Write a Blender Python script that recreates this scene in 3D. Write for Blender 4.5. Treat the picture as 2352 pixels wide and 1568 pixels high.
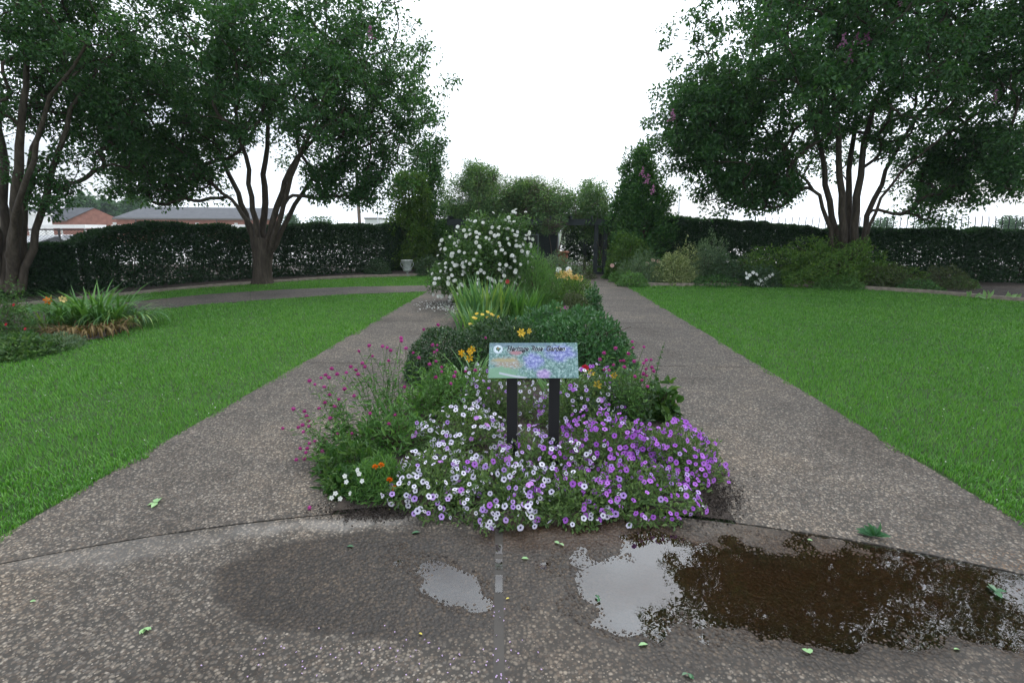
import bpy, math, random
import numpy as np
from mathutils import Vector, Matrix, Euler, Quaternion, noise as mnoise

random.seed(11)
rng = np.random.default_rng(11)
sc = bpy.context.scene
COL = sc.collection
for o in list(bpy.data.objects):
    bpy.data.objects.remove(o)

# ------------------------------------------------------------------ camera
EYE = 1.6
PITCH, YAW = math.radians(12.23), math.radians(2.34)
cam_d = bpy.data.cameras.new('camera')
cam_d.lens, cam_d.sensor_width = 18.0, 36.0
cam_d.clip_start, cam_d.clip_end = 0.05, 2000
cam = bpy.data.objects.new('camera', cam_d)
COL.objects.link(cam)
cam.location = (0, 0, EYE)
cam.rotation_euler = (math.radians(90) - PITCH, 0, YAW)
sc.camera = cam
_R = Euler(cam.rotation_euler).to_matrix()

# ------------------------------------------------------------------ sky, sun, exposure
SUN_DIR = Vector((0.25, 0.62, 0.95)).normalized()
world = bpy.data.worlds.new('World')
sc.world = world
world.use_nodes = True
wn, wl = world.node_tree.nodes, world.node_tree.links
wn.clear()
w_out = wn.new('ShaderNodeOutputWorld')
w_bg = wn.new('ShaderNodeBackground')
w_sky = wn.new('ShaderNodeTexSky')
w_sky.sky_type = 'NISHITA'
w_sky.sun_disc = False
w_sky.sun_elevation = math.asin(SUN_DIR.z)
w_sky.sun_rotation = math.atan2(SUN_DIR.x, SUN_DIR.y)
w_sky.dust_density = 3.0
w_sc = wn.new('ShaderNodeMix'); w_sc.data_type = 'RGBA'; w_sc.blend_type = 'MULTIPLY'
w_sc.inputs[0].default_value = 1.0
w_sc.inputs[7].default_value = (0.12, 0.12, 0.12, 1)
w_tc = wn.new('ShaderNodeTexCoord')
w_map = wn.new('ShaderNodeMapping'); w_map.inputs['Scale'].default_value = (1.6, 1.6, 4.0)
w_noi = wn.new('ShaderNodeTexNoise')
w_noi.inputs['Scale'].default_value = 1.7
w_noi.inputs['Detail'].default_value = 5
w_rmp = wn.new('ShaderNodeValToRGB')
w_rmp.color_ramp.elements[0].position = 0.36
w_rmp.color_ramp.elements[0].color = (0.42, 0.42, 0.42, 1)
w_rmp.color_ramp.elements[1].position = 0.55
w_rmp.color_ramp.elements[1].color = (1, 1, 1, 1)
w_mix = wn.new('ShaderNodeMix'); w_mix.data_type = 'RGBA'
# thin bright overcast, brighter round the veiled sun
w_dot = wn.new('ShaderNodeVectorMath'); w_dot.operation = 'DOT_PRODUCT'
w_nrm = wn.new('ShaderNodeVectorMath'); w_nrm.operation = 'NORMALIZE'
w_dot.inputs[1].default_value = SUN_DIR
w_pow = wn.new('ShaderNodeMath'); w_pow.operation = 'POWER'; w_pow.inputs[1].default_value = 5.0
w_max = wn.new('ShaderNodeMath'); w_max.operation = 'MAXIMUM'; w_max.inputs[1].default_value = 0.0
w_glo = wn.new('ShaderNodeMapRange'); w_glo.clamp = True
w_glo.inputs['To Min'].default_value = 0.92; w_glo.inputs['To Max'].default_value = 2.9
w_cld = wn.new('ShaderNodeVectorMath'); w_cld.operation = 'SCALE'
w_cld.inputs[0].default_value = (1.30, 1.40, 1.52)
wl.new(w_tc.outputs['Generated'], w_nrm.inputs[0]); wl.new(w_nrm.outputs[0], w_dot.inputs[0])
wl.new(w_dot.outputs['Value'], w_max.inputs[0]); wl.new(w_max.outputs[0], w_pow.inputs[0])
wl.new(w_pow.outputs[0], w_glo.inputs['Value']); wl.new(w_glo.outputs[0], w_cld.inputs['Scale'])
wl.new(w_cld.outputs[0], w_mix.inputs[7])
w_bg.inputs['Strength'].default_value = 1.0
wl.new(w_tc.outputs['Generated'], w_map.inputs['Vector'])
wl.new(w_map.outputs['Vector'], w_noi.inputs['Vector'])
wl.new(w_noi.outputs['Fac'], w_rmp.inputs['Fac'])
wl.new(w_sky.outputs['Color'], w_sc.inputs[6])
wl.new(w_sc.outputs[2], w_mix.inputs[6])
wl.new(w_rmp.outputs['Color'], w_mix.inputs[0])
wl.new(w_mix.outputs[2], w_bg.inputs['Color'])
wl.new(w_bg.outputs['Background'], w_out.inputs['Surface'])

sun_d = bpy.data.lights.new('sun', 'SUN')
sun_d.energy = 0.8
sun_d.angle = math.radians(14)
sun_d.color = (1.0, 0.95, 0.86)
sun = bpy.data.objects.new('sun', sun_d)
COL.objects.link(sun)
sun.location = SUN_DIR * 60
sun.rotation_euler = SUN_DIR.to_track_quat('Z', 'Y').to_euler()

vs = sc.view_settings
vs.view_transform = 'Standard'
vs.look = 'None'
vs.gamma = 1.0
vs.exposure = 0.18
vs.use_curve_mapping = False
sc.cycles.max_bounces = 6
sc.cycles.diffuse_bounces = 3
sc.cycles.transparent_max_bounces = 12
sc.cycles.sample_clamp_indirect = 6.0

# ------------------------------------------------------------------ pixel <-> place (2352 x 1568 view of the photo)
def ray(u, v):
    return _R @ Vector(((u - 1176) / 1176, (784 - v) / 1176, -1.0))
def G(u, v, z=0.0):
    d = ray(u, v)
    t = (z - EYE) / d.z
    return Vector((d.x * t, d.y * t, z))
def A(u, v, Y):
    d = ray(u, v)
    t = Y / d.y
    return Vector((d.x * t, Y, EYE + d.z * t))
def S(px, Y):                       # metres covered by px pixels at depth Y
    return px * Y / 1176

# ------------------------------------------------------------------ object helpers
def link(name, data, parent=None, loc=(0, 0, 0)):
    o = bpy.data.objects.new(name, data)
    COL.objects.link(o)
    o.location = loc
    if parent is not None:
        o.parent = parent
    return o
def tag(o, label=None, cat=None, group=None, kind=None):
    if label: o['label'] = label
    if cat: o['category'] = cat
    if group: o['group'] = group
    if kind: o['kind'] = kind
    return o
def thing(name, label, cat, base, group=None):
    return tag(link(name, None, None, tuple(base)), label, cat, group)
def np_mesh(name, V, F, mats, smooth=False, mat_idx=None, attr=None):
    """V (n,3); F list of int arrays (m,3) or (m,4)."""
    me = bpy.data.meshes.new(name)
    V = np.ascontiguousarray(V, dtype=np.float32)
    if not isinstance(F, list):
        F = [F]
    F = [np.asarray(f, dtype=np.int32) for f in F if len(f)]
    me.vertices.add(len(V))
    me.vertices.foreach_set('co', V.ravel())
    nl = sum(f.size for f in F)
    npoly = sum(len(f) for f in F)
    me.loops.add(nl)
    me.loops.foreach_set('vertex_index', np.concatenate([f.ravel() for f in F]))
    me.polygons.add(npoly)
    tot = np.concatenate([np.full(len(f), f.shape[1], dtype=np.int32) for f in F])
    st = np.concatenate([[0], np.cumsum(tot)[:-1]]).astype(np.int32)
    me.polygons.foreach_set('loop_start', st)
    me.polygons.foreach_set('loop_total', tot)
    if mat_idx is not None:
        me.polygons.foreach_set('material_index', np.asarray(mat_idx, dtype=np.int32))
    me.polygons.foreach_set('use_smooth', np.full(npoly, bool(smooth)))
    for m in (mats if isinstance(mats, (list, tuple)) else [mats]):
        me.materials.append(m)
    if attr is not None:
        for k, a in attr.items():
            at = me.attributes.new(k, 'FLOAT', 'POINT')
            at.data.foreach_set('value', np.asarray(a, dtype=np.float32))
    me.update(calc_edges=True)
    return me
def part(root, name, V, F, mats, kind=None, label=None, smooth=False, mat_idx=None, attr=None, off=None):
    """mesh given in world coordinates, stored relative to its root thing."""
    b = np.array(off if off is not None else root.location) if root is not None else np.zeros(3)
    me = np_mesh(name, np.asarray(V) - b, F, mats, smooth, mat_idx, attr)
    o = link(name, me, root)
    if kind: o['kind'] = kind
    if label: o['label'] = label
    return o
def box_vf(x0, x1, y0, y1, z0, z1):
    V = np.array([(x, y, z) for z in (z0, z1) for y in (y0, y1) for x in (x0, x1)], float)
    F = np.array([(0, 2, 3, 1), (4, 5, 7, 6), (0, 1, 5, 4), (2, 6, 7, 3), (0, 4, 6, 2), (1, 3, 7, 5)])
    return V, F
def bar_vf(p, q, w, h, up=(0, 0, 1)):
    p, q = Vector(p), Vector(q)
    d = (q - p).normalized()
    s = d.cross(Vector(up))
    if s.length < 1e-4: s = d.cross(Vector((0, 1, 0)))
    s.normalize(); n = s.cross(d)
    V = [tuple(c + s * (a * w / 2) + n * (b * h / 2)) for c in (p, q) for a, b in ((-1, -1), (1, -1), (1, 1), (-1, 1))]
    F = [(3, 2, 1, 0), (4, 5, 6, 7), (0, 1, 5, 4), (1, 2, 6, 5), (2, 3, 7, 6), (3, 0, 4, 7)]
    return np.array(V), np.array(F)
def merge(parts):
    Vs, Fs, k = [], {}, 0
    for V, F in parts:
        for f in (F if isinstance(F, list) else [F]):
            f = np.asarray(f)
            if len(f): Fs.setdefault(f.shape[1], []).append(f + k)
        Vs.append(np.asarray(V, float)); k += len(V)
    return np.concatenate(Vs), [np.concatenate(x) for x in Fs.values()]
def tube_vf(pts, radii, sides=6, cap=False, jitter=0.0):
    pts = np.asarray(pts, float); n = len(pts)
    radii = np.broadcast_to(np.asarray(radii, float), (n,))
    T = np.gradient(pts, axis=0)
    T /= np.linalg.norm(T, axis=1, keepdims=True) + 1e-9
    ref = np.array([0.31, 0.95, 0.1]) if abs(T[0, 2]) > 0.5 else np.array([0, 0, 1.0])
    s = np.cross(T, ref); s /= np.linalg.norm(s, axis=1, keepdims=True) + 1e-9
    b = np.cross(T, s)
    a = np.linspace(0, 2 * np.pi, sides, endpoint=False)
    rr = radii[:, None, None] * (1 + (jitter * rng.uniform(-1, 1, (n, sides, 1)) if jitter else 0))
    V = pts[:, None, :] + rr * (np.cos(a)[None, :, None] * s[:, None, :] + np.sin(a)[None, :, None] * b[:, None, :])
    V = V.reshape(-1, 3)
    i = np.arange(n - 1)[:, None] * sides; j = np.arange(sides)[None, :]; j2 = (j + 1) % sides
    F = np.stack([i + j, i + j2, i + sides + j2, i + sides + j], -1).reshape(-1, 4)
    if cap:
        V = np.concatenate([V, pts[:1], pts[-1:]])
        k = n * sides
        c1 = np.stack([np.full(sides, k), j2[0], j[0]], -1)
        c2 = np.stack([np.full(sides, k + 1), (n - 1) * sides + j[0], (n - 1) * sides + j2[0]], -1)
        return V, [F, np.concatenate([c1, c2])]
    return V, F
def lathe_vf(prof, n=24, center=(0, 0, 0)):
    prof = np.asarray(prof, float)
    a = np.linspace(0, 2 * np.pi, n, endpoint=False)
    V = np.stack([prof[:, 0][:, None] * np.cos(a), prof[:, 0][:, None] * np.sin(a), np.repeat(prof[:, 1][:, None], n, 1)], -1).reshape(-1, 3)
    m = len(prof)
    i = np.arange(m - 1)[:, None] * n; j = np.arange(n)[None, :]; j2 = (j + 1) % n
    F = np.stack([i + j, i + j2, i + n + j2, i + n + j], -1).reshape(-1, 4)
    return V + np.array(center), F
def unit(a):
    return a / (np.linalg.norm(a, axis=-1, keepdims=True) + 1e-9)
def rand_dirs(n):
    return unit(rng.normal(size=(n, 3)))

def leaf_vf(P, D, N, L, W, fold=0.18, kind='rhomb'):
    """many small folded leaves. P base, D axis, N approximate normal."""
    n = len(P)
    D = unit(D); Sx = unit(np.cross(D, N)); N = np.cross(Sx, D)
    L = np.broadcast_to(np.asarray(L, float), (n,))[:, None]; W = np.broadcast_to(np.asarray(W, float), (n,))[:, None]
    up = N * W * fold
    if kind == 'rhomb':
        V = np.stack([P, P + D * L * .45 + Sx * W * .5 + up, P + D * L - N * L * .08, P + D * L * .45 - Sx * W * .5 + up], 1).reshape(-1, 3)
        k = np.arange(n)[:, None] * 4
        F = np.concatenate([k + np.array([0, 1, 2]), k + np.array([0, 2, 3])])
        return V, F
    V = np.stack([P, P + D * L * .28 + Sx * W * .42 + up, P + D * L * .65 + Sx * W * .45 + up * .8, P + D * L - N * L * .12,
                  P + D * L * .65 - Sx * W * .45 + up * .8, P + D * L * .28 - Sx * W * .42 + up], 1).reshape(-1, 3)
    k = np.arange(n)[:, None] * 6
    F = np.concatenate([k + np.array([0, 1, 2, 3]), k + np.array([0, 3, 4, 5])])
    return V, F
def strap_vf(B, D, L, W, bend, seg=6, up=0.9):
    """arching strap leaves from points B, horizontal heading D, length L, width W, bend amount."""
    n = len(B)
    L = np.broadcast_to(L, (n,))[:, None, None]; W = np.broadcast_to(W, (n,))[:, None, None]
    bend = np.broadcast_to(bend, (n,))[:, None]
    t = np.linspace(0, 1, seg + 1)[None, :]
    th0 = np.arctan2(up, 0.25) + 0 * bend
    th = th0 - bend * t ** 1.3 * 2.2
    dx = np.cos(th); dz = np.sin(th)
    step = 1.0 / seg
    x = np.concatenate([np.zeros((n, 1)), np.cumsum((dx[:, 1:] + dx[:, :-1]) / 2 * step, 1)], 1)
    z = np.concatenate([np.zeros((n, 1)), np.cumsum((dz[:, 1:] + dz[:, :-1]) / 2 * step, 1)], 1)
    D = unit(np.concatenate([D[:, :2], np.zeros((n, 1))], 1))
    side = np.stack([-D[:, 1], D[:, 0], np.zeros(n)], 1)
    C = B[:, None, :] + L * (x[..., None] * D[:, None, :] + z[..., None] * np.array([0, 0, 1.0]))
    C[..., 2] = np.maximum(C[..., 2], 0.01)
    w = (W * .5) * (np.minimum(1, .55 + t * 1.2) * np.clip((1 - t) * 2.2, 0.02, 1))[..., None]
    V = np.stack([C + side[:, None, :] * w, C - side[:, None, :] * w], 2).reshape(-1, 3)
    k = np.arange(n)[:, None, None] * (2 * (seg + 1)); s = np.arange(seg)[None, :, None] * 2
    F = (k + s + np.array([0, 1, 3, 2])).reshape(-1, 4)
    return V, F

# ------------------------------------------------------------------ materials
def new_mat(name):
    m = bpy.data.materials.new(name)
    m.use_nodes = True
    nt = m.node_tree
    nt.nodes.clear()
    out = nt.nodes.new('ShaderNodeOutputMaterial')
    return m, nt, out
def nd(nt, t, **kw):
    n = nt.nodes.new('ShaderNode' + t)
    for k, v in kw.items():
        if k in n.inputs: n.inputs[k].default_value = v
        else: setattr(n, k, v)
    return n
def c4(c): return (c[0], c[1], c[2], 1)
def ramp(nt, fac, stops, interp='LINEAR'):
    r = nt.nodes.new('ShaderNodeValToRGB')
    r.color_ramp.interpolation = interp
    e = r.color_ramp.elements
    e[0].position, e[0].color = stops[0][0], c4(stops[0][1])
    e[1].position, e[1].color = stops[-1][0], c4(stops[-1][1])
    for p, c in stops[1:-1]:
        x = e.new(p); x.color = c4(c)
    nt.links.new(fac, r.inputs['Fac'])
    return r.outputs['Color']
def mixc(nt, fac, a, b, mode='MIX'):
    m = nt.nodes.new('ShaderNodeMix'); m.data_type = 'RGBA'; m.blend_type = mode
    for sock, v in ((m.inputs[0], fac), (m.inputs[6], a), (m.inputs[7], b)):
        if isinstance(v, (int, float)): sock.default_value = v
        elif isinstance(v, tuple): sock.default_value = c4(v)
        else: nt.links.new(v, sock)
    return m.outputs[2]
def math_n(nt, op, a, b=None, clamp=False):
    m = nt.nodes.new('ShaderNodeMath'); m.operation = op; m.use_clamp = clamp
    for i, v in enumerate((a, b)):
        if v is None: continue
        if isinstance(v, (int, float)): m.inputs[i].default_value = v
        else: nt.links.new(v, m.inputs[i])
    return m.outputs[0]
def coords(nt, kind='Object'):
    return nt.nodes.new('ShaderNodeTexCoord').outputs[kind]
def noise_t(nt, scale, detail=4, rough=0.6, vec=None):
    n = nd(nt, 'TexNoise'); n.inputs['Scale'].default_value = scale
    n.inputs['Detail'].default_value = detail; n.inputs['Roughness'].default_value = rough
    nt.links.new(vec if vec is not None else coords(nt), n.inputs['Vector'])
    return n.outputs['Fac']

def leaf_mat(name, cols, rough=0.45, trans=0.35, spec=0.4, clump=1.2, gain=1.5):
    """cols: dark, mid, light leaf colours; random per leaf plus slow drift through the plant."""
    m, nt, out = new_mat(name)
    geo = nd(nt, 'NewGeometry')
    n = noise_t(nt, clump, 2)
    cols = [tuple(x * gain for x in c) for c in cols]
    if name == 'grass_blade':
        n = math_n(nt, 'ADD', math_n(nt, 'MULTIPLY', noise_t(nt, 0.45, 4, .65), 1.0), math_n(nt, 'MULTIPLY', math_n(nt, 'SUBTRACT', noise_t(nt, 3.5, 3), .5), .9))
    f = math_n(nt, 'ADD', math_n(nt, 'MULTIPLY', geo.outputs['Random Per Island'], 0.62), math_n(nt, 'MULTIPLY', n, 0.42), True)
    col = ramp(nt, f, [(0.05, cols[0]), (0.5, cols[1]), (0.95, cols[2])])
    p = nd(nt, 'BsdfPrincipled')
    nt.links.new(col, p.inputs['Base Color'])
    p.inputs['Roughness'].default_value = rough
    p.inputs['Specular IOR Level'].default_value = spec
    tr = nd(nt, 'BsdfTranslucent')
    tc = mixc(nt, 1.0, col, (1.15, 1.2, 0.5), 'MULTIPLY')
    nt.links.new(tc, tr.inputs['Color'])
    mx = nd(nt, 'MixShader'); mx.inputs[0].default_value = trans
    nt.links.new(p.outputs[0], mx.inputs[1]); nt.links.new(tr.outputs[0], mx.inputs[2])
    nt.links.new(mx.outputs[0], out.inputs['Surface'])
    return m
def flat_mat(name, col, rough=0.6, spec=0.3, metal=0.0, var=0.12, scale=6.0, trans=0.0, bump=0.0, bscale=40.0):
    m, nt, out = new_mat(name)
    n = noise_t(nt, scale, 5)
    lo = tuple(max(0, c * (1 - var)) for c in col); hi = tuple(min(1, c * (1 + var)) for c in col)
    c = ramp(nt, n, [(0.3, lo), (0.7, hi)])
    p = nd(nt, 'BsdfPrincipled')
    nt.links.new(c, p.inputs['Base Color'])
    p.inputs['Roughness'].default_value = rough
    p.inputs['Specular IOR Level'].default_value = spec
    p.inputs['Metallic'].default_value = metal
    if bump:
        b = nd(nt, 'Bump'); b.inputs['Strength'].default_value = bump; b.inputs['Distance'].default_value = 0.01
        nt.links.new(noise_t(nt, bscale, 6), b.inputs['Height'])
        nt.links.new(b.outputs[0], p.inputs['Normal'])
    sh = p.outputs[0]
    if trans:
        tr = nd(nt, 'BsdfTranslucent'); nt.links.new(c, tr.inputs['Color'])
        mx = nd(nt, 'MixShader'); mx.inputs[0].default_value = trans
        nt.links.new(sh, mx.inputs[1]); nt.links.new(tr.outputs[0], mx.inputs[2]); sh = mx.outputs[0]
    nt.links.new(sh, out.inputs['Surface'])
    return m
def petal_mat(name, cols, trans=0.3, rough=0.55):
    m, nt, out = new_mat(name)
    oi = nd(nt, 'ObjectInfo')
    c = ramp(nt, oi.outputs['Random'], [(0.0, cols[0]), (1.0, cols[1])])
    p = nd(nt, 'BsdfPrincipled'); nt.links.new(c, p.inputs['Base Color'])
    p.inputs['Roughness'].default_value = rough; p.inputs['Specular IOR Level'].default_value = 0.2
    tr = nd(nt, 'BsdfTranslucent'); nt.links.new(c, tr.inputs['Color'])
    mx = nd(nt, 'MixShader'); mx.inputs[0].default_value = trans
    nt.links.new(p.outputs[0], mx.inputs[1]); nt.links.new(tr.outputs[0], mx.inputs[2])
    nt.links.new(mx.outputs[0], out.inputs['Surface'])
    return m
def bark_mat(name, cols, scale=3.0):
    m, nt, out = new_mat(name)
    co = coords(nt)
    mp = nd(nt, 'Mapping'); mp.inputs['Scale'].default_value = (5, 5, 0.8)
    nt.links.new(co, mp.inputs['Vector'])
    n = noise_t(nt, scale, 6, 0.65, mp.outputs[0])
    n2 = noise_t(nt, 1.1, 3)
    c = ramp(nt, n, [(0.3, cols[0]), (0.52, cols[1]), (0.75, cols[2])])
    c = mixc(nt, math_n(nt, 'MULTIPLY', n2, 0.5), c, cols[3])
    p = nd(nt, 'BsdfPrincipled'); nt.links.new(c, p.inputs['Base Color'])
    p.inputs['Roughness'].default_value = 0.75; p.inputs['Specular IOR Level'].default_value = 0.2
    b = nd(nt, 'Bump'); b.inputs['Strength'].default_value = 0.6; b.inputs['Distance'].default_value = 0.02
    nt.links.new(n, b.inputs['Height']); nt.links.new(b.outputs[0], p.inputs['Normal'])
    nt.links.new(p.outputs[0], out.inputs['Surface'])
    return m

PEB = [(0.0, (0.040, 0.034, 0.029)), (0.25, (0.085, 0.069, 0.057)), (0.45, (0.130, 0.107, 0.088)), (0.62, (0.120, 0.111, 0.103)),
       (0.82, (0.170, 0.147, 0.121)), (1.0, (0.265, 0.238, 0.208))]
def aggregate_mat(name, pebble=False, tone=(1.14, 1.11, 1.06)):
    """washed pebble concrete; wet attribute makes it darker and glossy."""
    m, nt, out = new_mat(name)
    co = coords(nt)
    p = nd(nt, 'BsdfPrincipled')
    at = nd(nt, 'Attribute', attribute_name='wet')
    wet = at.outputs['Fac']
    if pebble:
        geo = nd(nt, 'NewGeometry')
        c = ramp(nt, geo.outputs['Random Per Island'], PEB)
    else:
        v = nd(nt, 'TexVoronoi'); v.inputs['Scale'].default_value = 60; v.inputs['Randomness'].default_value = 1
        nt.links.new(co, v.inputs['Vector'])
        sep = nd(nt, 'SeparateColor'); nt.links.new(v.outputs['Color'], sep.inputs[0])
        c = ramp(nt, sep.outputs[0], PEB)
        edge = ramp(nt, v.outputs['Distance'], [(0.3, (0, 0, 0)), (0.62, (1, 1, 1))])
        c = mixc(nt, edge, c, (0.050, 0.046, 0.042))
        b = nd(nt, 'Bump'); b.inputs['Strength'].default_value = 0.7; b.inputs['Distance'].default_value = 0.004
        b.invert = True
        nt.links.new(v.outputs['Distance'], b.inputs['Height']); nt.links.new(b.outputs[0], p.inputs['Normal'])
    big = noise_t(nt, 0.9, 5, 0.62)
    st = ramp(nt, big, [(0.32, (0.70 * tone[0], 0.68 * tone[1], 0.66 * tone[2])), (0.5, tone), (0.68, (1.3 * tone[0], 1.24 * tone[1], 1.16 * tone[2]))])
    c = mixc(nt, 1.0, c, st, 'MULTIPLY')
    fine = ramp(nt, noise_t(nt, 7, 5), [(0.3, (0.8, 0.8, 0.8)), (0.7, (1.15, 1.15, 1.15))])
    c = mixc(nt, 1.0, c, fine, 'MULTIPLY')
    md = nd(nt, 'Attribute', attribute_name='mud')
    c = mixc(nt, md.outputs['Fac'], c, mixc(nt, 0.5, mixc(nt, 1.0, c, (1.1, 0.72, 0.42), 'MULTIPLY'), (0.13, 0.068, 0.030)))
    pl = nd(nt, 'Attribute', attribute_name='pale')
    c = mixc(nt, pl.outputs['Fac'], c, mixc(nt, 0.42, mixc(nt, 1.0, c, (1.5, 1.5, 1.5), 'MULTIPLY'), (0.24, 0.23, 0.215)))
    c = mixc(nt, wet, c, mixc(nt, 1.0, c, (0.33, 0.28, 0.235), 'MULTIPLY'))
    nt.links.new(c, p.inputs['Base Color'])
    r = nd(nt, 'MapRange'); nt.links.new(wet, r.inputs['Value'])
    r.inputs['To Min'].default_value = 0.78; r.inputs['To Max'].default_value = 0.48
    nt.links.new(r.outputs[0], p.inputs['Roughness'])
    p.inputs['Specular IOR Level'].default_value = 0.32
    nt.links.new(p.outputs[0], out.inputs['Surface'])
    return m
def soil_mat(name, a, b):
    m, nt, out = new_mat(name)
    n = noise_t(nt, 14, 8, 0.7)
    c = ramp(nt, n, [(0.3, a), (0.7, b)])
    p = nd(nt, 'BsdfPrincipled'); nt.links.new(c, p.inputs['Base Color'])
    p.inputs['Roughness'].default_value = 0.9
    bm = nd(nt, 'Bump'); bm.inputs['Strength'].default_value = 1.0; bm.inputs['Distance'].default_value = 0.03
    nt.links.new(noise_t(nt, 30, 8, 0.75), bm.inputs['Height']); nt.links.new(bm.outputs[0], p.inputs['Normal'])
    nt.links.new(p.outputs[0], out.inputs['Surface'])
    return m

M = {}
M['aggregate'] = aggregate_mat('washed_aggregate')
M['aggregate_apron'] = aggregate_mat('washed_aggregate_apron', tone=(1.02, 0.99, 0.94))
M['pebble'] = aggregate_mat('pebble', True)
M['soil'] = soil_mat('mulch_soil', (0.014, 0.010, 0.008), (0.075, 0.055, 0.042))
M['turf_soil'] = soil_mat('turf_soil', (0.02, 0.045, 0.008), (0.05, 0.11, 0.02))
M['far_ground'] = soil_mat('far_ground', (0.05, 0.08, 0.03), (0.09, 0.12, 0.05))
M['lot'] = flat_mat('parking_concrete', (0.42, 0.41, 0.39), 0.85, var=0.15, scale=0.6)
M['grass'] = leaf_mat('grass_blade', [(0.026, 0.088, 0.014), (0.056, 0.160, 0.024), (0.108, 0.222, 0.040)], 0.4, 0.35, 0.35, 0.6, 1.68)
M['edging'] = flat_mat('edging_concrete', (0.26, 0.22, 0.18), 0.85, var=0.3, scale=9, bump=0.5)
M['stone'] = flat_mat('flagstone', (0.24, 0.18, 0.13), 0.8, var=0.3, scale=5, bump=0.6)
M['bark'] = bark_mat('crape_bark', [(0.025, 0.020, 0.016), (0.066, 0.053, 0.041), (0.14, 0.118, 0.094), (0.07, 0.055, 0.040)])
M['twig'] = flat_mat('twig', (0.06, 0.04, 0.028), 0.8, var=0.3)
M['stem'] = flat_mat('green_stem', (0.07, 0.13, 0.035), 0.6, var=0.3)
M['crape'] = leaf_mat('crape_leaf', [(0.014, 0.048, 0.018), (0.030, 0.088, 0.028), (0.065, 0.145, 0.035)], 0.42, 0.40, 0.4, 0.45, 1.4)
M['hedge'] = leaf_mat('hedge_leaf', [(0.006, 0.022, 0.009), (0.014, 0.042, 0.016), (0.03, 0.07, 0.022)], 0.4, 0.25, 0.4, 1.2, 1.4)
M['evergreen'] = leaf_mat('evergreen_leaf', [(0.010, 0.038, 0.012), (0.026, 0.08, 0.02), (0.07, 0.14, 0.03)], 0.45, 0.25, 0.35, 0.9, 1.7)
M['olive'] = leaf_mat('olive_leaf', [(0.018, 0.05, 0.010), (0.045, 0.098, 0.018), (0.10, 0.155, 0.03)], 0.5, 0.3, 0.3, 1.1, 1.7)
M['box'] = leaf_mat('boxwood_leaf', [(0.010, 0.03, 0.012), (0.022, 0.055, 0.02), (0.05, 0.09, 0.03)], 0.35, 0.2, 0.5, 3)
M['glossy'] = leaf_mat('glossy_leaf', [(0.018, 0.055, 0.022), (0.035, 0.10, 0.035), (0.075, 0.16, 0.06)], 0.28, 0.25, 0.6, 3)
M['fresh'] = leaf_mat('fresh_leaf', [(0.03, 0.08, 0.02), (0.06, 0.14, 0.035), (0.12, 0.22, 0.06)], 0.45, 0.3, 0.35, 3)
M['petunia_leaf'] = leaf_mat('petunia_leaf', [(0.024, 0.05, 0.014), (0.055, 0.098, 0.030), (0.115, 0.165, 0.058)], 0.5, 0.3, 0.3, 4, 1.7)
M['grey_green'] = leaf_mat('grey_green_leaf', [(0.04, 0.08, 0.045), (0.08, 0.13, 0.075), (0.15, 0.20, 0.12)], 0.55, 0.3, 0.3, 3)
M['variegated'] = leaf_mat('variegated_leaf', [(0.04, 0.08, 0.025), (0.14, 0.18, 0.075), (0.36, 0.38, 0.2)], 0.5, 0.3, 0.3, 3)
M['rose_leaf'] = leaf_mat('rose_leaf', [(0.014, 0.045, 0.012), (0.035, 0.085, 0.02), (0.085, 0.15, 0.035)], 0.4, 0.3, 0.4, 2)
M['brown_leaf'] = leaf_mat('climber_leaf', [(0.024, 0.055, 0.024), (0.05, 0.10, 0.040), (0.11, 0.16, 0.060)], 0.5, 0.35, 0.3, 0.8, 2.1)
M['dry_twig'] = flat_mat('dry_twig', (0.11, 0.085, 0.07), 0.85, var=0.3)
M['dusky'] = leaf_mat('dusky_leaf', [(0.025, 0.04, 0.018), (0.045, 0.06, 0.025), (0.08, 0.10, 0.04)], 0.5, 0.25, 0.3, 3)
M['strap'] = leaf_mat('strap_leaf', [(0.025, 0.08, 0.02), (0.055, 0.14, 0.03), (0.11, 0.22, 0.05)], 0.35, 0.3, 0.45, 2)
M['iris'] = leaf_mat('iris_leaf', [(0.04, 0.10, 0.045), (0.075, 0.17, 0.06), (0.18, 0.25, 0.06)], 0.4, 0.3, 0.4, 2)
M['straw'] = leaf_mat('withered_leaf', [(0.07, 0.05, 0.022), (0.17, 0.115, 0.05), (0.30, 0.24, 0.11)], 0.6, 0.25, 0.2, 3, 1.0)
M['far_leaf'] = leaf_mat('far_tree_leaf', [(0.02, 0.055, 0.022), (0.035, 0.085, 0.032), (0.06, 0.12, 0.04)], 0.6, 0.2, 0.2, 0.2)
M['hosta'] = leaf_mat('pale_leaf', [(0.10, 0.18, 0.08), (0.16, 0.26, 0.12), (0.22, 0.33, 0.16)], 0.45, 0.3, 0.4, 3)
M['p_white'] = petal_mat('petal_white_lilac', [(0.66, 0.62, 0.80), (0.84, 0.82, 0.90)])
M['p_lilac'] = petal_mat('petal_lilac', [(0.42, 0.24, 0.66), (0.60, 0.40, 0.80)])
M['p_purple'] = petal_mat('petal_purple', [(0.38, 0.10, 0.58), (0.54, 0.20, 0.74)])
M['p_mauve'] = petal_mat('petal_mauve', [(0.50, 0.20, 0.66), (0.60, 0.28, 0.74)])
M['p_throat'] = petal_mat('petal_throat', [(0.02, 0.008, 0.05), (0.05, 0.02, 0.10)], 0.1)
M['p_pale'] = petal_mat('petal_pale_throat', [(0.62, 0.42, 0.74), (0.66, 0.48, 0.76)])
M['p_rose'] = petal_mat('petal_white', [(0.72, 0.74, 0.68), (0.84, 0.85, 0.82)])
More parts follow.
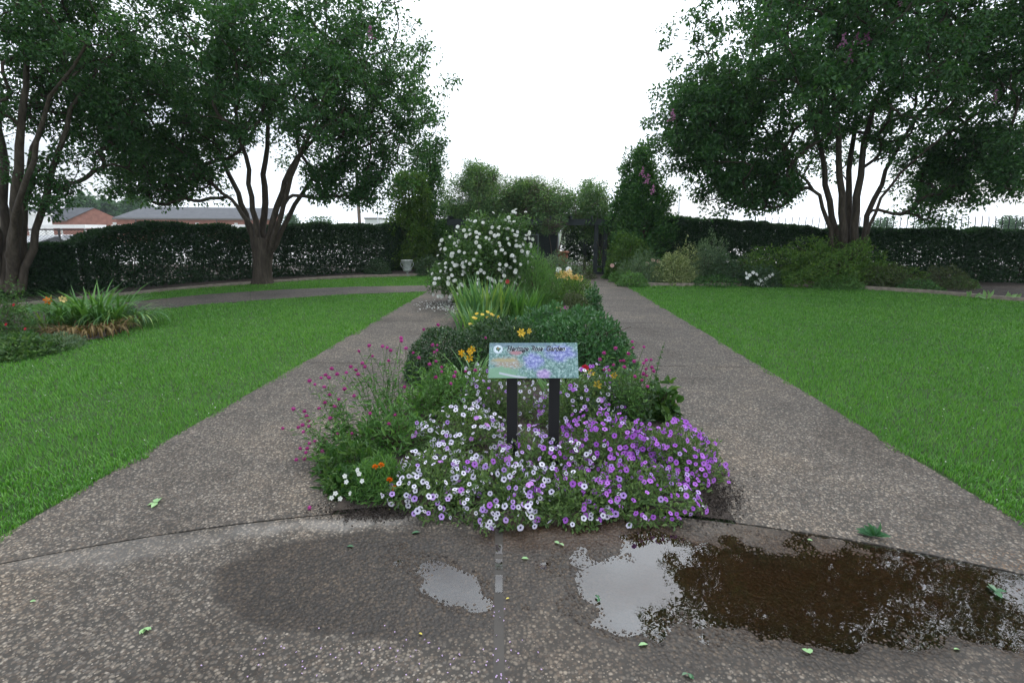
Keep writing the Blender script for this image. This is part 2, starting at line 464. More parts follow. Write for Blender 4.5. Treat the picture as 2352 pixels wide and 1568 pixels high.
M['p_gomph'] = petal_mat('petal_magenta', [(0.30, 0.022, 0.16), (0.44, 0.06, 0.27)], 0.15)
M['p_yellow'] = petal_mat('petal_yellow', [(0.70, 0.46, 0.03), (0.78, 0.58, 0.10)])
M['p_gold'] = petal_mat('petal_gold', [(0.74, 0.40, 0.015), (0.78, 0.48, 0.03)])
M['p_orange'] = petal_mat('petal_orange', [(0.72, 0.17, 0.008), (0.78, 0.25, 0.02)])
M['p_cream'] = petal_mat('petal_cream_yellow', [(0.70, 0.50, 0.16), (0.78, 0.60, 0.25)])
M['p_red'] = petal_mat('petal_red', [(0.50, 0.02, 0.04), (0.55, 0.05, 0.08)])
M['p_pink'] = petal_mat('petal_pink', [(0.36, 0.13, 0.27), (0.48, 0.22, 0.38)])
M['p_blush'] = petal_mat('petal_blush', [(0.66, 0.40, 0.34), (0.7, 0.48, 0.42)])
M['green_bud'] = flat_mat('green_bud', (0.22, 0.28, 0.07), 0.5)
M['white_paint'] = flat_mat('white_paint', (0.72, 0.72, 0.70), 0.5, var=0.06)
M['urn'] = flat_mat('weathered_iron', (0.34, 0.36, 0.35), 0.7, var=0.35, scale=18, bump=0.5, bscale=60)
M['black'] = flat_mat('black_post', (0.012, 0.012, 0.014), 0.45, 0.4, var=0.2)
M['pergola'] = flat_mat('pergola_paint', (0.026, 0.034, 0.036), 0.7, var=0.25, scale=5, bump=0.3)
M['shed'] = flat_mat('shed_paint', (0.03, 0.038, 0.042), 0.75, var=0.2, scale=3)
M['shed_roof'] = flat_mat('shed_roof', (0.10, 0.11, 0.11), 0.8, var=0.2)
M['glass_dark'] = flat_mat('dark_glass', (0.02, 0.025, 0.03), 0.1, 0.5, var=0.1)
M['terracotta'] = flat_mat('terracotta', (0.30, 0.12, 0.07), 0.8, var=0.2, scale=9)
M['galv'] = flat_mat('galvanised', (0.55, 0.56, 0.57), 0.4, 0.5, 0.4, var=0.1)
M['brick'] = flat_mat('brick_wall', (0.38, 0.18, 0.14), 0.85, var=0.2, scale=2)
M['roof_grey'] = flat_mat('shingle_roof', (0.10, 0.105, 0.115), 0.85, var=0.15, scale=1.5)
M['fascia'] = flat_mat('fascia', (0.16, 0.15, 0.14), 0.7)
M['beige'] = flat_mat('beige_wall', (0.45, 0.40, 0.32), 0.8)
M['pole'] = flat_mat('utility_pole', (0.12, 0.095, 0.075), 0.85, var=0.2)
M['fence'] = flat_mat('fence_black', (0.02, 0.022, 0.025), 0.5, var=0.2)
M['chain'] = flat_mat('chain_wire', (0.035, 0.035, 0.035), 0.5, var=0.2)
M['car_white'] = flat_mat('car_white', (0.75, 0.75, 0.76), 0.2, 0.5, var=0.02)
M['car_blue'] = flat_mat('car_blue', (0.05, 0.09, 0.22), 0.2, 0.5, var=0.02)
M['tyre'] = flat_mat('tyre', (0.015, 0.015, 0.015), 0.8)
M['dead_leaf'] = leaf_mat('fallen_leaf', [(0.12, 0.24, 0.10), (0.20, 0.34, 0.16), (0.32, 0.42, 0.20)], 0.45, 0.2, 0.4, 8)
M['dead_leaf_dark'] = leaf_mat('fallen_leaf_dark', [(0.02, 0.07, 0.03), (0.035, 0.10, 0.045), (0.06, 0.15, 0.06)], 0.4, 0.2, 0.5, 8)
M['dead_leaf_yellow'] = leaf_mat('fallen_leaf_yellow', [(0.35, 0.30, 0.06), (0.45, 0.38, 0.08), (0.5, 0.42, 0.1)], 0.5, 0.2, 0.3, 8)

# ================================================================== the setting
_Rn = np.array(_R)
def proj(X, Y, Z=0.0):
    P = np.stack([np.asarray(X, float), np.asarray(Y, float), np.asarray(Z, float) + 0 * np.asarray(X, float)], -1) - np.array([0, 0, EYE])
    c = P @ _Rn
    w = np.maximum(-c[..., 2], 1e-3)
    return 1176 + 1176 * c[..., 0] / w, 784 - 1176 * c[..., 1] / w
_g = np.random.default_rng(5).normal(size=(64, 64))
def vnoise(x, y, s):
    """smooth value noise"""
    x = np.asarray(x) * s + 100.3; y = np.asarray(y) * s + 77.7
    xi = np.floor(x).astype(int); yi = np.floor(y).astype(int)
    fx = x - xi; fy = y - yi
    fx = fx * fx * (3 - 2 * fx); fy = fy * fy * (3 - 2 * fy)
    g = lambda a, b: _g[a % 64, b % 64]
    return (g(xi, yi) * (1 - fx) + g(xi + 1, yi) * fx) * (1 - fy) + (g(xi, yi + 1) * (1 - fx) + g(xi + 1, yi + 1) * fx) * fy
def sheet(name, outline, z, mat, thick=0.0, kind='structure', parent=None):
    n = len(outline)
    V = [(x, y, z) for x, y in outline]
    me = bpy.data.meshes.new(name)
    F = [tuple(range(n))]
    if thick:
        V += [(x, y, z - thick) for x, y in outline]
        F += [(i, n + i, n + (i + 1) % n, (i + 1) % n) for i in range(n)]
    me.from_pydata(V, [], F)
    me.materials.append(mat)
    me.update()
    o = link(name, me, parent)
    if kind: o['kind'] = kind
    return o

ARC_C, ARC_R = -2.95, 5.7
def arc(X):
    return ARC_C + np.sqrt(np.maximum(ARC_R ** 2 - np.asarray(X, float) ** 2, 0.01))
LE, LI, RI, RE = -2.84, -1.15, 1.15, 2.76          # walkway edges

sheet('ground', [(-500, -60), (500, -60), (500, 900), (-500, 900)], -0.10, M['far_ground'])
sheet('parking_lot', [(-80, 13.0), (-17.0, 13.0), (-6, 22.5), (12, 28), (24, 15), (80, 15), (80, 62), (-80, 62)], -0.06, M['lot'])
sheet('lawn_soil', [(-26, -4), (26, -4), (26, 24), (-26, 24)], -0.016, M['turf_soil'])

# curved walk on the far left and the boundaries of the lawns (plan curves read from the picture)
def curve_pts(pix):
    return np.array([tuple(G(u, v))[:2] for u, v in pix])
near_e = curve_pts([(985, 669), (820, 675), (640, 686), (470, 699), (320, 714), (150, 735), (-150, 775)])
far_e = curve_pts([(1000, 655), (820, 658), (640, 665), (470, 676), (320, 691), (150, 708), (-150, 740)])
def y_of(curve, X):
    o = np.argsort(curve[:, 0])
    return np.interp(X, curve[o, 0], curve[o, 1])
edge_l = curve_pts([(985, 632), (760, 640), (578, 652), (420, 664), (260, 680), (100, 697), (-150, 722)])
edge_r = curve_pts([(1440, 656), (1620, 656), (1800, 657), (1960, 662), (2130, 673), (2352, 692), (2500, 706)])
cw = tag(link('curved_walkway', None), kind='structure')
n_s = 5
for i in range(n_s):
    a0, a1 = i / n_s, (i + 1) / n_s
    ts = np.linspace(a0 + 0.0004, a1 - 0.0004, 8)
    k = np.linspace(0, 1, len(near_e))
    ne = np.stack([np.interp(ts, k, near_e[:, j]) for j in (0, 1)], 1)
    fe = np.stack([np.interp(ts, k, far_e[:, j]) for j in (0, 1)], 1)
    sheet('slab', [tuple(p) for p in ne] + [tuple(p) for p in fe[::-1]], 0.0, M['aggregate'], 0.05, None, cw)

def walkway(name, xa, xb, joints, end, wob):
    root = tag(link(name, None), kind='structure')
    ys = [None] + joints + [end]
    for i in range(len(ys) - 1):
        xs = np.linspace(xa, xb, 14)
        if ys[i] is None:
            lo = [(x, float(arc(x)) + 0.008) for x in xs]
        else:
            lo = [(x, ys[i] + 0.007) for x in xs]
        hi = [(x, ys[i + 1] - 0.007) for x in xs[::-1]]
        y0 = lo[-1][1]; y0b = lo[0][1]
        rs = [(xb + wob * float(vnoise(xb, y, 1.3)), y) for y in np.linspace(y0, ys[i + 1], 9)[1:-1]]
        ls = [(xa + wob * float(vnoise(xa, y, 1.3)), y) for y in np.linspace(ys[i + 1], y0b, 9)[1:-1]]
        sheet('slab', lo + rs + hi + ls, 0.0, M['aggregate'], 0.05, None, root)
    return root
walkway('walkway_left', LE, LI, [6.05, 9.0, 12.0], 15.3, 0.012)
walkway('walkway_right', RI, RE, [6.05, 9.0, 12.0, 15.2], 20.2, 0.012)

# ---- the round apron in front, with two shallow basins where rain stands
BX0, BX1 = G(1146, 1215), G(1146, 1530)
def bx(Y):
    return BX0.x + (np.asarray(Y, float) - BX0.y) * (BX1.x - BX0.x) / (BX1.y - BX0.y)
def ell(u, v, cu, cv, ru, rv, slope=0.0):
    du = (u - cu); dv = (v - cv - slope * du)
    return np.sqrt((du / ru) ** 2 + (dv / rv) ** 2)
def sm(x, a, b):
    t = np.clip((x - a) / (b - a), 0, 1)
    return t * t * (3 - 2 * t)
def wet_basin(X, Y):
    u, v = proj(X, Y)
    wob = 0.16 * vnoise(X, Y, 4.0) + 0.10 * vnoise(X, Y, 11.0)
    w = 1 - sm(ell(u, v, 880, 1345, 425, 130, 0.02) + wob * .35, 0.90, 1.0)
    w = np.maximum(w, 1 - sm(ell(u, v, 1320, 1300, 420, 120, 0.05) + wob, 0.85, 1.1))
    w = np.maximum(w, 1 - sm(ell(u, v, 1900, 1370, 780, 200, 0.06) + wob, 0.8, 1.12))
    w = np.maximum(w, .55 * (1 - sm(ell(u, v, 1250, 1480, 420, 90, 0.1) + wob, 0.6, 1.2)))
    b = 1 - sm(ell(u, v, 1015, 1332, 128, 55, 0.25) + 1.2 * wob, 0.1, 1.25)
    b = np.maximum(b, 1 - sm(ell(u, v, 1450, 1350, 235, 110, 0.12) + 1.2 * wob, 0.1, 1.2))
    b = np.maximum(b, 1 - sm(ell(u, v, 1960, 1370, 700, 135, 0.06) + 0.8 * wob, 0.45, 1.15))
    b = np.maximum(b, 1 - sm(ell(u, v, 2130, 1262, 400, 50, 0.17) + 1.0 * wob, 0.2, 1.15))
    return np.clip(w, 0, 1), b
def pale_at(X, Y):
    u, v = proj(X, Y)
    wob = 0.3 * vnoise(X, Y, 4.0) + 0.2 * vnoise(X, Y, 13.0)
    p = 1 - sm(ell(u, v, 800, 1200, 260, 17, -0.075) + wob, 0.3, 1.25)
    p = np.maximum(p, .5 * (1 - sm(ell(u, v, 250, 1268, 330, 26, -0.13) + wob, 0.1, 1.3)))
    return np.clip(np.maximum(p, .6 * (1 - sm(ell(u, v, 1690, 1215, 130, 30, 0.05) + wob, 0.5, 1.2))), 0, 1)
def mud_at(X, Y):
    u, v = proj(X, Y)
    wob = 0.25 * vnoise(X, Y, 4.0)
    m_ = 1 - sm(ell(u, v, 1980, 1350, 640, 130, 0.06) + wob, 0.5, 1.15)
    return np.clip(np.maximum(m_, .6 * (1 - sm(ell(u, v, 1320, 1225, 260, 46, 0.0) + wob, 0.5, 1.2))), 0, 1)
def base_z(X, Y, b):
    return -0.0115 * b + 0.0011 * vnoise(X, Y, 3.0) + 0.0007 * vnoise(X, Y, 17.0)
WATER_Z = -0.0030
apron = tag(link('apron', None), kind='structure')
water_V, water_F, wk = [], [], 0
for side, (xa, xb) in enumerate(((-4.4, None), (None, 4.4))):
    nx, ny = 150, 96
    ty = np.concatenate([np.linspace(0, 1, 5)[:-1] * 0.5, np.linspace(0.5, 1, ny - 4)])
    X = np.zeros((ny, nx)); Y = np.zeros((ny, nx))
    s = np.linspace(0, 1, nx)
    for r in range(ny):
        # columns follow X, rows run from behind the camera out to the arc
        xx = s
        if side == 0:
            X[r] = xa + (BX0.x - 0.021 - xa) * (1 - (1 - xx) ** 1.4)
        else:
            X[r] = BX0.x + 0.021 + (xb - BX0.x - 0.021) * xx ** 1.4
        top = arc(X[r]) - 0.006
        y0 = -2.5
        mid = np.minimum(0.95, top - 0.6)
        Y[r] = np.where(ty[r] < 0.5, y0 + (mid - y0) * ty[r] * 2, mid + (top - mid) * (ty[r] - 0.5) * 2)
        # straight edge along the joint board
        X[r] = X[r] + (bx(Y[r]) - BX0.x) * np.exp(-np.maximum(np.abs(X[r] - BX0.x) - .03, 0) / .4)
    w, b = wet_basin(X, Y)
    fr = (Y > 0.9)
    w, b = w * fr, b * fr
    Z = base_z(X, Y, b)
    V = np.stack([X, Y, Z], -1).reshape(-1, 3)
    i = np.arange(ny - 1)[:, None] * nx; j = np.arange(nx - 1)[None, :]
    F = np.stack([i + j, i + j + 1, i + nx + j + 1, i + nx + j], -1).reshape(-1, 4)
    part(apron, 'slab', V, F, M['aggregate_apron'], smooth=True, attr={'wet': w.ravel(), 'pale': pale_at(X, Y).ravel(), 'mud': mud_at(X, Y).ravel()})
    bq = b.ravel()[F].max(1)
    Fw = F[bq > 0.18]
    Vw = V.copy(); Vw[:, 2] = WATER_Z
    used = np.unique(Fw); mp = np.zeros(len(Vw), int); mp[used] = np.arange(len(used))
    water_V.append(Vw[used]); water_F.append(mp[Fw])
Vj = np.array([(bx(y) + sx * 0.0215, y, z) for y in np.linspace(0.6, 2.72, 30) for sx, z in ((-1, -0.0012), (1, -0.0012))])
Fj = np.array([(2 * k, 2 * k + 1, 2 * k + 3, 2 * k + 2) for k in range(29)])
part(apron, 'joint_board', Vj, Fj, flat_mat('wet_joint_board', (0.035, 0.030, 0.025), 0.5, 0.3, var=0.35, scale=4))

m, nt, out = new_mat('puddle_water')
tr = nd(nt, 'BsdfTransparent'); tr.inputs['Color'].default_value = (0.92, 0.82, 0.66, 1)
gl = nd(nt, 'BsdfGlossy'); gl.inputs['Roughness'].default_value = 0.0
fr = nd(nt, 'Fresnel'); fr.inputs['IOR'].default_value = 1.85
mx = nd(nt, 'MixShader')
bmp = nd(nt, 'Bump'); bmp.inputs['Strength'].default_value = 0.02; bmp.inputs['Distance'].default_value = 0.01
nt.links.new(noise_t(nt, 18, 2), bmp.inputs['Height'])
nt.links.new(bmp.outputs[0], gl.inputs['Normal'])
nt.links.new(fr.outputs[0], mx.inputs[0]); nt.links.new(tr.outputs[0], mx.inputs[1]); nt.links.new(gl.outputs[0], mx.inputs[2])
nt.links.new(mx.outputs[0], out.inputs['Surface'])
M['water'] = m
for k, (V, F) in enumerate(zip(water_V, water_F)):
    o = link('puddle_water', np_mesh('puddle_water', V, F, M['water'])); o['kind'] = 'structure'
wj = np.array([(bx(y) + sx * 0.017, y, 0.0004) for y in np.linspace(2.02, 2.38, 10) for sx in (-1, 1)])
o = link('puddle_water', np_mesh('puddle_water', wj, np.array([(2 * k, 2 * k + 1, 2 * k + 3, 2 * k + 2) for k in (0, 1, 2, 4, 5, 7, 8)]), M['water'])); o['kind'] = 'structure'

# ---- loose-looking pebbles standing out of the concrete
def pebbles(root, X, Y, Z, rmin, rmax, wet, dome=False):
    n = len(X)
    r = rng.uniform(rmin, rmax, n) ; h = r * rng.uniform(0.3, 0.65, n)
    a = np.linspace(0, 2 * np.pi, 6, endpoint=False)[None, :] + rng.uniform(0, 6, (n, 1))
    ax = rng.uniform(0.7, 1.35, n)[:, None]; rot = rng.uniform(0, np.pi, n)[:, None]
    jx = r[:, None] * np.cos(a) * ax * rng.uniform(.85, 1.1, (n, 6)); jy = r[:, None] * np.sin(a) * rng.uniform(.85, 1.1, (n, 6))
    px = X[:, None] + jx * np.cos(rot) - jy * np.sin(rot); py = Y[:, None] + jx * np.sin(rot) + jy * np.cos(rot)
    V = np.concatenate([np.stack([px, py, np.repeat((Z - 0.001)[:, None], 6, 1)], -1), np.stack([X, Y, Z + h], -1)[:, None, :]], 1).reshape(-1, 3)
    if dome:                                          # rounder stones where water laps round them
        h = h * 1.1
        mx_ = X[:, None] + (px - X[:, None]) * .72; my_ = Y[:, None] + (py - Y[:, None]) * .72
        V = np.concatenate([np.stack([px, py, np.repeat((Z - 0.001)[:, None], 6, 1)], -1), np.stack([mx_, my_, np.repeat((Z + h * .82)[:, None], 6, 1)], -1),
                            np.stack([X, Y, Z + h], -1)[:, None, :]], 1).reshape(-1, 3)
        k = np.arange(n)[:, None, None] * 13; j = np.arange(6)[None, :]; j2 = (j + 1) % 6
        F = [(np.stack([6 + j, 6 + j2, np.full_like(j, 12)], -1) + k).reshape(-1, 3), (np.stack([j, j2, 6 + j2, 6 + j], -1) + k).reshape(-1, 4)]
        part(root, 'pebble_surface', V, F, M['pebble'], kind='stuff', smooth=True,
             attr={'wet': np.repeat(wet, 13), 'pale': np.zeros(13 * n), 'mud': np.repeat(mud_at(X, Y) * .85, 13)})
        return
    k = np.arange(n)[:, None, None] * 7; j = np.arange(6)[None, :]
    F = (np.stack([j, (j + 1) % 6, np.full_like(j, 6)], -1) + k).reshape(-1, 3)
    part(root, 'pebble_surface', V, F, M['pebble'], kind='stuff', smooth=True, attr={'wet': np.repeat(wet, 7), 'pale': np.repeat(pale_at(X, Y) * .6, 7), 'mud': np.repeat(mud_at(X, Y) * .85, 7)})
sp = 0.0148
gx, gy = np.meshgrid(np.arange(-3.4, 3.4, sp), np.arange(1.2, 2.78, sp))
gx = gx.ravel() + rng.uniform(-.45, .45, gx.size) * sp; gy = gy.ravel() + rng.uniform(-.45, .45, gy.size) * sp
k = (gy < arc(gx) - 0.015) & (np.abs(gx - bx(gy)) > 0.03) & (np.abs(gx) < gy * 1.2 + 0.4) & (rng.random(gx.size) < 0.9)
gx, gy = gx[k], gy[k]
w, b = wet_basin(gx, gy)
lap = (b > .08) & (b < .55)
pebbles(apron, gx[~lap], gy[~lap], base_z(gx, gy, b)[~lap] - 0.0008, 0.0038, 0.0088, w[~lap])
pebbles(apron, gx[lap], gy[lap], base_z(gx, gy, b)[lap] - 0.0008, 0.0038, 0.0088, w[lap], True)
for xa, xb, nm in ((LE, LI, 'walkway_left'), (RI, RE, 'walkway_right')):
    sp2 = 0.0158
    gx, gy = np.meshgrid(np.arange(xa + .01, xb - .01, sp2), np.arange(1.2, 4.1, sp2))
    gx = gx.ravel() + rng.uniform(-.45, .45, gx.size) * sp2; gy = gy.ravel() + rng.uniform(-.45, .45, gy.size) * sp2
    k = (gy > arc(gx) + 0.02) & (np.abs(gx) < gy * 1.2 + 0.4) & (rng.random(gx.size) < 0.85)
    pebbles(bpy.data.objects[nm], gx[k], gy[k], np.full(k.sum(), -0.0006), 0.0040, 0.0086, np.zeros(k.sum()))

# ---- planting beds: real uneven mulch
def soil_patch(name, x0, x1, ylo, yhi, z, nx=40, ny=60, amp=0.02):
    xs = np.linspace(x0, x1, nx); t = np.linspace(0, 1, ny)
    X = np.repeat(xs[None, :], ny, 0)
    Y = np.array([ylo(xs) + (yhi(xs) - ylo(xs)) * tt for tt in t])
    e = np.minimum(np.minimum(t, 1 - t)[:, None] * 60 + .3, 1) * np.ones_like(X)
    Z = z + amp * (vnoise(X, Y, 3) * .5 + vnoise(X, Y, 11) * .4) * e
    V = np.stack([X, Y, Z], -1).reshape(-1, 3)
    i = np.arange(ny - 1)[:, None] * nx; j = np.arange(nx - 1)[None, :]
    F = np.stack([i + j, i + j + 1, i + nx + j + 1, i + nx + j], -1).reshape(-1, 4)
    o = link(name, np_mesh(name, V, F, M['soil'], smooth=True)); o['kind'] = 'structure'
    return o
soil_patch('planting_bed', LI + .008, RI - .008, lambda x: arc(x) + 0.012, lambda x: 0 * x + 19.6, 0.012, 40, 160)
soil_patch('border_bed_right', 2.80, 24, lambda x: y_of(edge_r, x) + .06, lambda x: 0 * x + 24, 0.03, 60, 50)
soil_patch('border_bed_left', -24, -1.2, lambda x: y_of(edge_l, x) + .06, lambda x: 0 * x + 24, 0.03, 60, 40)
# crumbs of mulch washed out over the paving at the bed corners
cr_n = 2600
cr_u = np.concatenate([rng.normal(850, 60, cr_n // 2), rng.normal(1640, 34, cr_n // 2)]); cr_v = np.concatenate([rng.normal(1174, 11, cr_n // 2), rng.normal(1146, 24, cr_n // 2)])
cr_p = np.array([tuple(G(a, b_, .012)) for a, b_ in zip(cr_u, cr_v)])
V, F = leaf_vf(cr_p, rand_dirs(cr_n) * [1, 1, .5], rand_dirs(cr_n), rng.uniform(.006, .022, cr_n), rng.uniform(.004, .014, cr_n), .5)
o = link('mulch_crumbs', np_mesh('mulch_crumbs', V, F, M['soil'])); o['kind'] = 'stuff'
left_bed_px = [(-300, 850), (0, 806), (120, 792), (230, 778), (300, 755), (338, 733), (325, 712), (220, 706), (-300, 745)]
lb = [tuple(G(u, v))[:2] for u, v in left_bed_px]
sheet('left_flower_bed', lb, 0.008, M['soil'])
def in_poly(X, Y, poly):
    r = np.zeros(X.shape, bool); n = len(poly)
    for i in range(n):
        x1, y1 = poly[i]; x2, y2 = poly[(i + 1) % n]
        c = ((y1 > Y) != (y2 > Y)) & (X < (x2 - x1) * (Y - y1) / (y2 - y1 + 1e-12) + x1)
        r ^= c
    return r

# edging strips, laid as separate lengths
def edging(name, label, crv, step, h, w):
    root = thing(name, label, 'bed edging', (float(crv[len(crv) // 2, 0]), float(crv[len(crv) // 2, 1]), 0))
    d = np.concatenate([[0], np.cumsum(np.linalg.norm(np.diff(crv, axis=0), axis=1))])
    for s0 in np.arange(0, d[-1] - step, step):
        p = [np.interp(s0 + .006, d, crv[:, k]) for k in (0, 1)]; q = [np.interp(s0 + step - .006, d, crv[:, k]) for k in (0, 1)]
        z = h / 2 + rng.uniform(-.006, .006)
        V, F = bar_vf((p[0], p[1], z), (q[0], q[1], z + rng.uniform(-.004, .004)), w, h + 0.04)
        part(root, 'edging_block', V, F, M['edging'])
    return root
edging('bed_edging', 'low concrete edging strip along the foot of the left hedge', edge_l, 0.9, 0.05, 0.10)
edging('bed_edging', 'low concrete edging strip between the right lawn and border bed', edge_r, 0.9, 0.06, 0.11)

# ---- turf
def blades(name, X, Y, hgt, wid, seg_near):
    n = len(X)
    d = np.hypot(X, Y)
    ang = rng.uniform(0, 2 * np.pi, n); lean = rng.uniform(0.15, 0.95, n) * hgt
    B = np.stack([X, Y, np.full(n, -0.012)], -1)
    side = np.stack([-np.sin(ang), np.cos(ang), np.zeros(n)], -1) * (wid / 2)[:, None]
    dirv = np.stack([np.cos(ang), np.sin(ang), np.zeros(n)], -1)
    tip = B + dirv * lean[:, None] + np.array([0, 0, 1.0]) * hgt[:, None]
    mid = B + dirv * (lean * .3)[:, None] + np.array([0, 0, 1.0]) * (hgt * .62)[:, None]
    if seg_near:
        V = np.stack([B - side, B + side, mid + side * .9, mid - side * .9, tip], 1).reshape(-1, 3)
        k = np.arange(n)[:, None] * 5
        F = [k + np.array([0, 1, 2, 3]), k + np.array([3, 2, 4])]
    else:
        V = np.stack([B - side, B + side, tip], 1).reshape(-1, 3)
        F = [np.arange(n)[:, None] * 3 + np.array([0, 1, 2])]
    o = link(name, np_mesh(name, V, F, M['grass'])); o['kind'] = 'stuff'
    return o
def lawn_points(x0, x1, y0, y1, mask, dens_near, dref):
    out = []
    for ya in np.arange(y0, y1, 0.5):
        for xa in np.arange(x0, x1, 1.0):
            cx, cy = xa + .5, ya + .25
            if abs(cx) > cy * 1.22 + 1.8: continue
            d = math.hypot(cx, cy)
            n = int(0.5 * dens_near * min(1, (dref / d) ** 1.25))
            out.append(np.stack([rng.uniform(xa, xa + 1, n), rng.uniform(ya, ya + .5, n)], 1))
    P = np.concatenate(out)
    return P[mask(P[:, 0], P[:, 1])]
def lawn_left(X, Y):
    return (X < LE + 0.03 + 0.035 * vnoise(X, Y, 4) + 0.02 * vnoise(X, Y, 14)) & (Y > arc(X) + 0.02) & (Y < y_of(near_e, X) + 0.03) & ~in_poly(X, Y, lb)
def lawn_right(X, Y):
    return (X > RE - 0.03 + 0.035 * vnoise(X, Y, 4) + 0.02 * vnoise(X, Y, 14)) & (Y > arc(X) + 0.02) & (Y < y_of(edge_r, X) - 0.03)
def lawn_strip(X, Y):
    return (Y > y_of(far_e, X) - 0.03) & (Y < y_of(edge_l, X) - 0.04) & (X < -1.2) & ~in_poly(X, Y, lb) & ((X < LE - .1) | (Y > 15.4))
for nm, mk, x0, x1, y0, y1 in (('lawn_grass', lawn_left, -16, -2, 1.0, 16), ('lawn_grass', lawn_right, 2, 18, 1.0, 16), ('lawn_grass', lawn_strip, -20, -1, 9, 20)):
    P = lawn_points(x0, x1, y0, y1, mk, 8300, 3.2)
    d = np.hypot(P[:, 0], P[:, 1])
    h = rng.uniform(.022, .042, len(P)) * (1 + 0.25 * vnoise(P[:, 0], P[:, 1], 2.0).clip(-1, 1))
    wd = rng.uniform(.0035, .006, len(P)) * np.maximum(1, d / 3.6)
    nr = d < 4.6
    if nr.any(): blades(nm, P[nr, 0], P[nr, 1], h[nr], wd[nr], True)
    blades(nm, P[~nr, 0], P[~nr, 1], h[~nr], wd[~nr], False)
    # tiny white clover heads and fallen petals in the turf
    k = rng.random(len(P)) < 0.0022
    Q = np.stack([P[k, 0], P[k, 1], rng.uniform(.03, .05, k.sum())], -1)
    V, F = leaf_vf(Q, rand_dirs(len(Q)) * [1, 1, .3], np.array([[0, 0, 1.0]]) + 0 * Q, rng.uniform(.007, .015, len(Q)), rng.uniform(.006, .011, len(Q)))
    o = link('clover_specks', np_mesh('clover_specks', V, F, M['p_rose'])); o['kind'] = 'stuff'

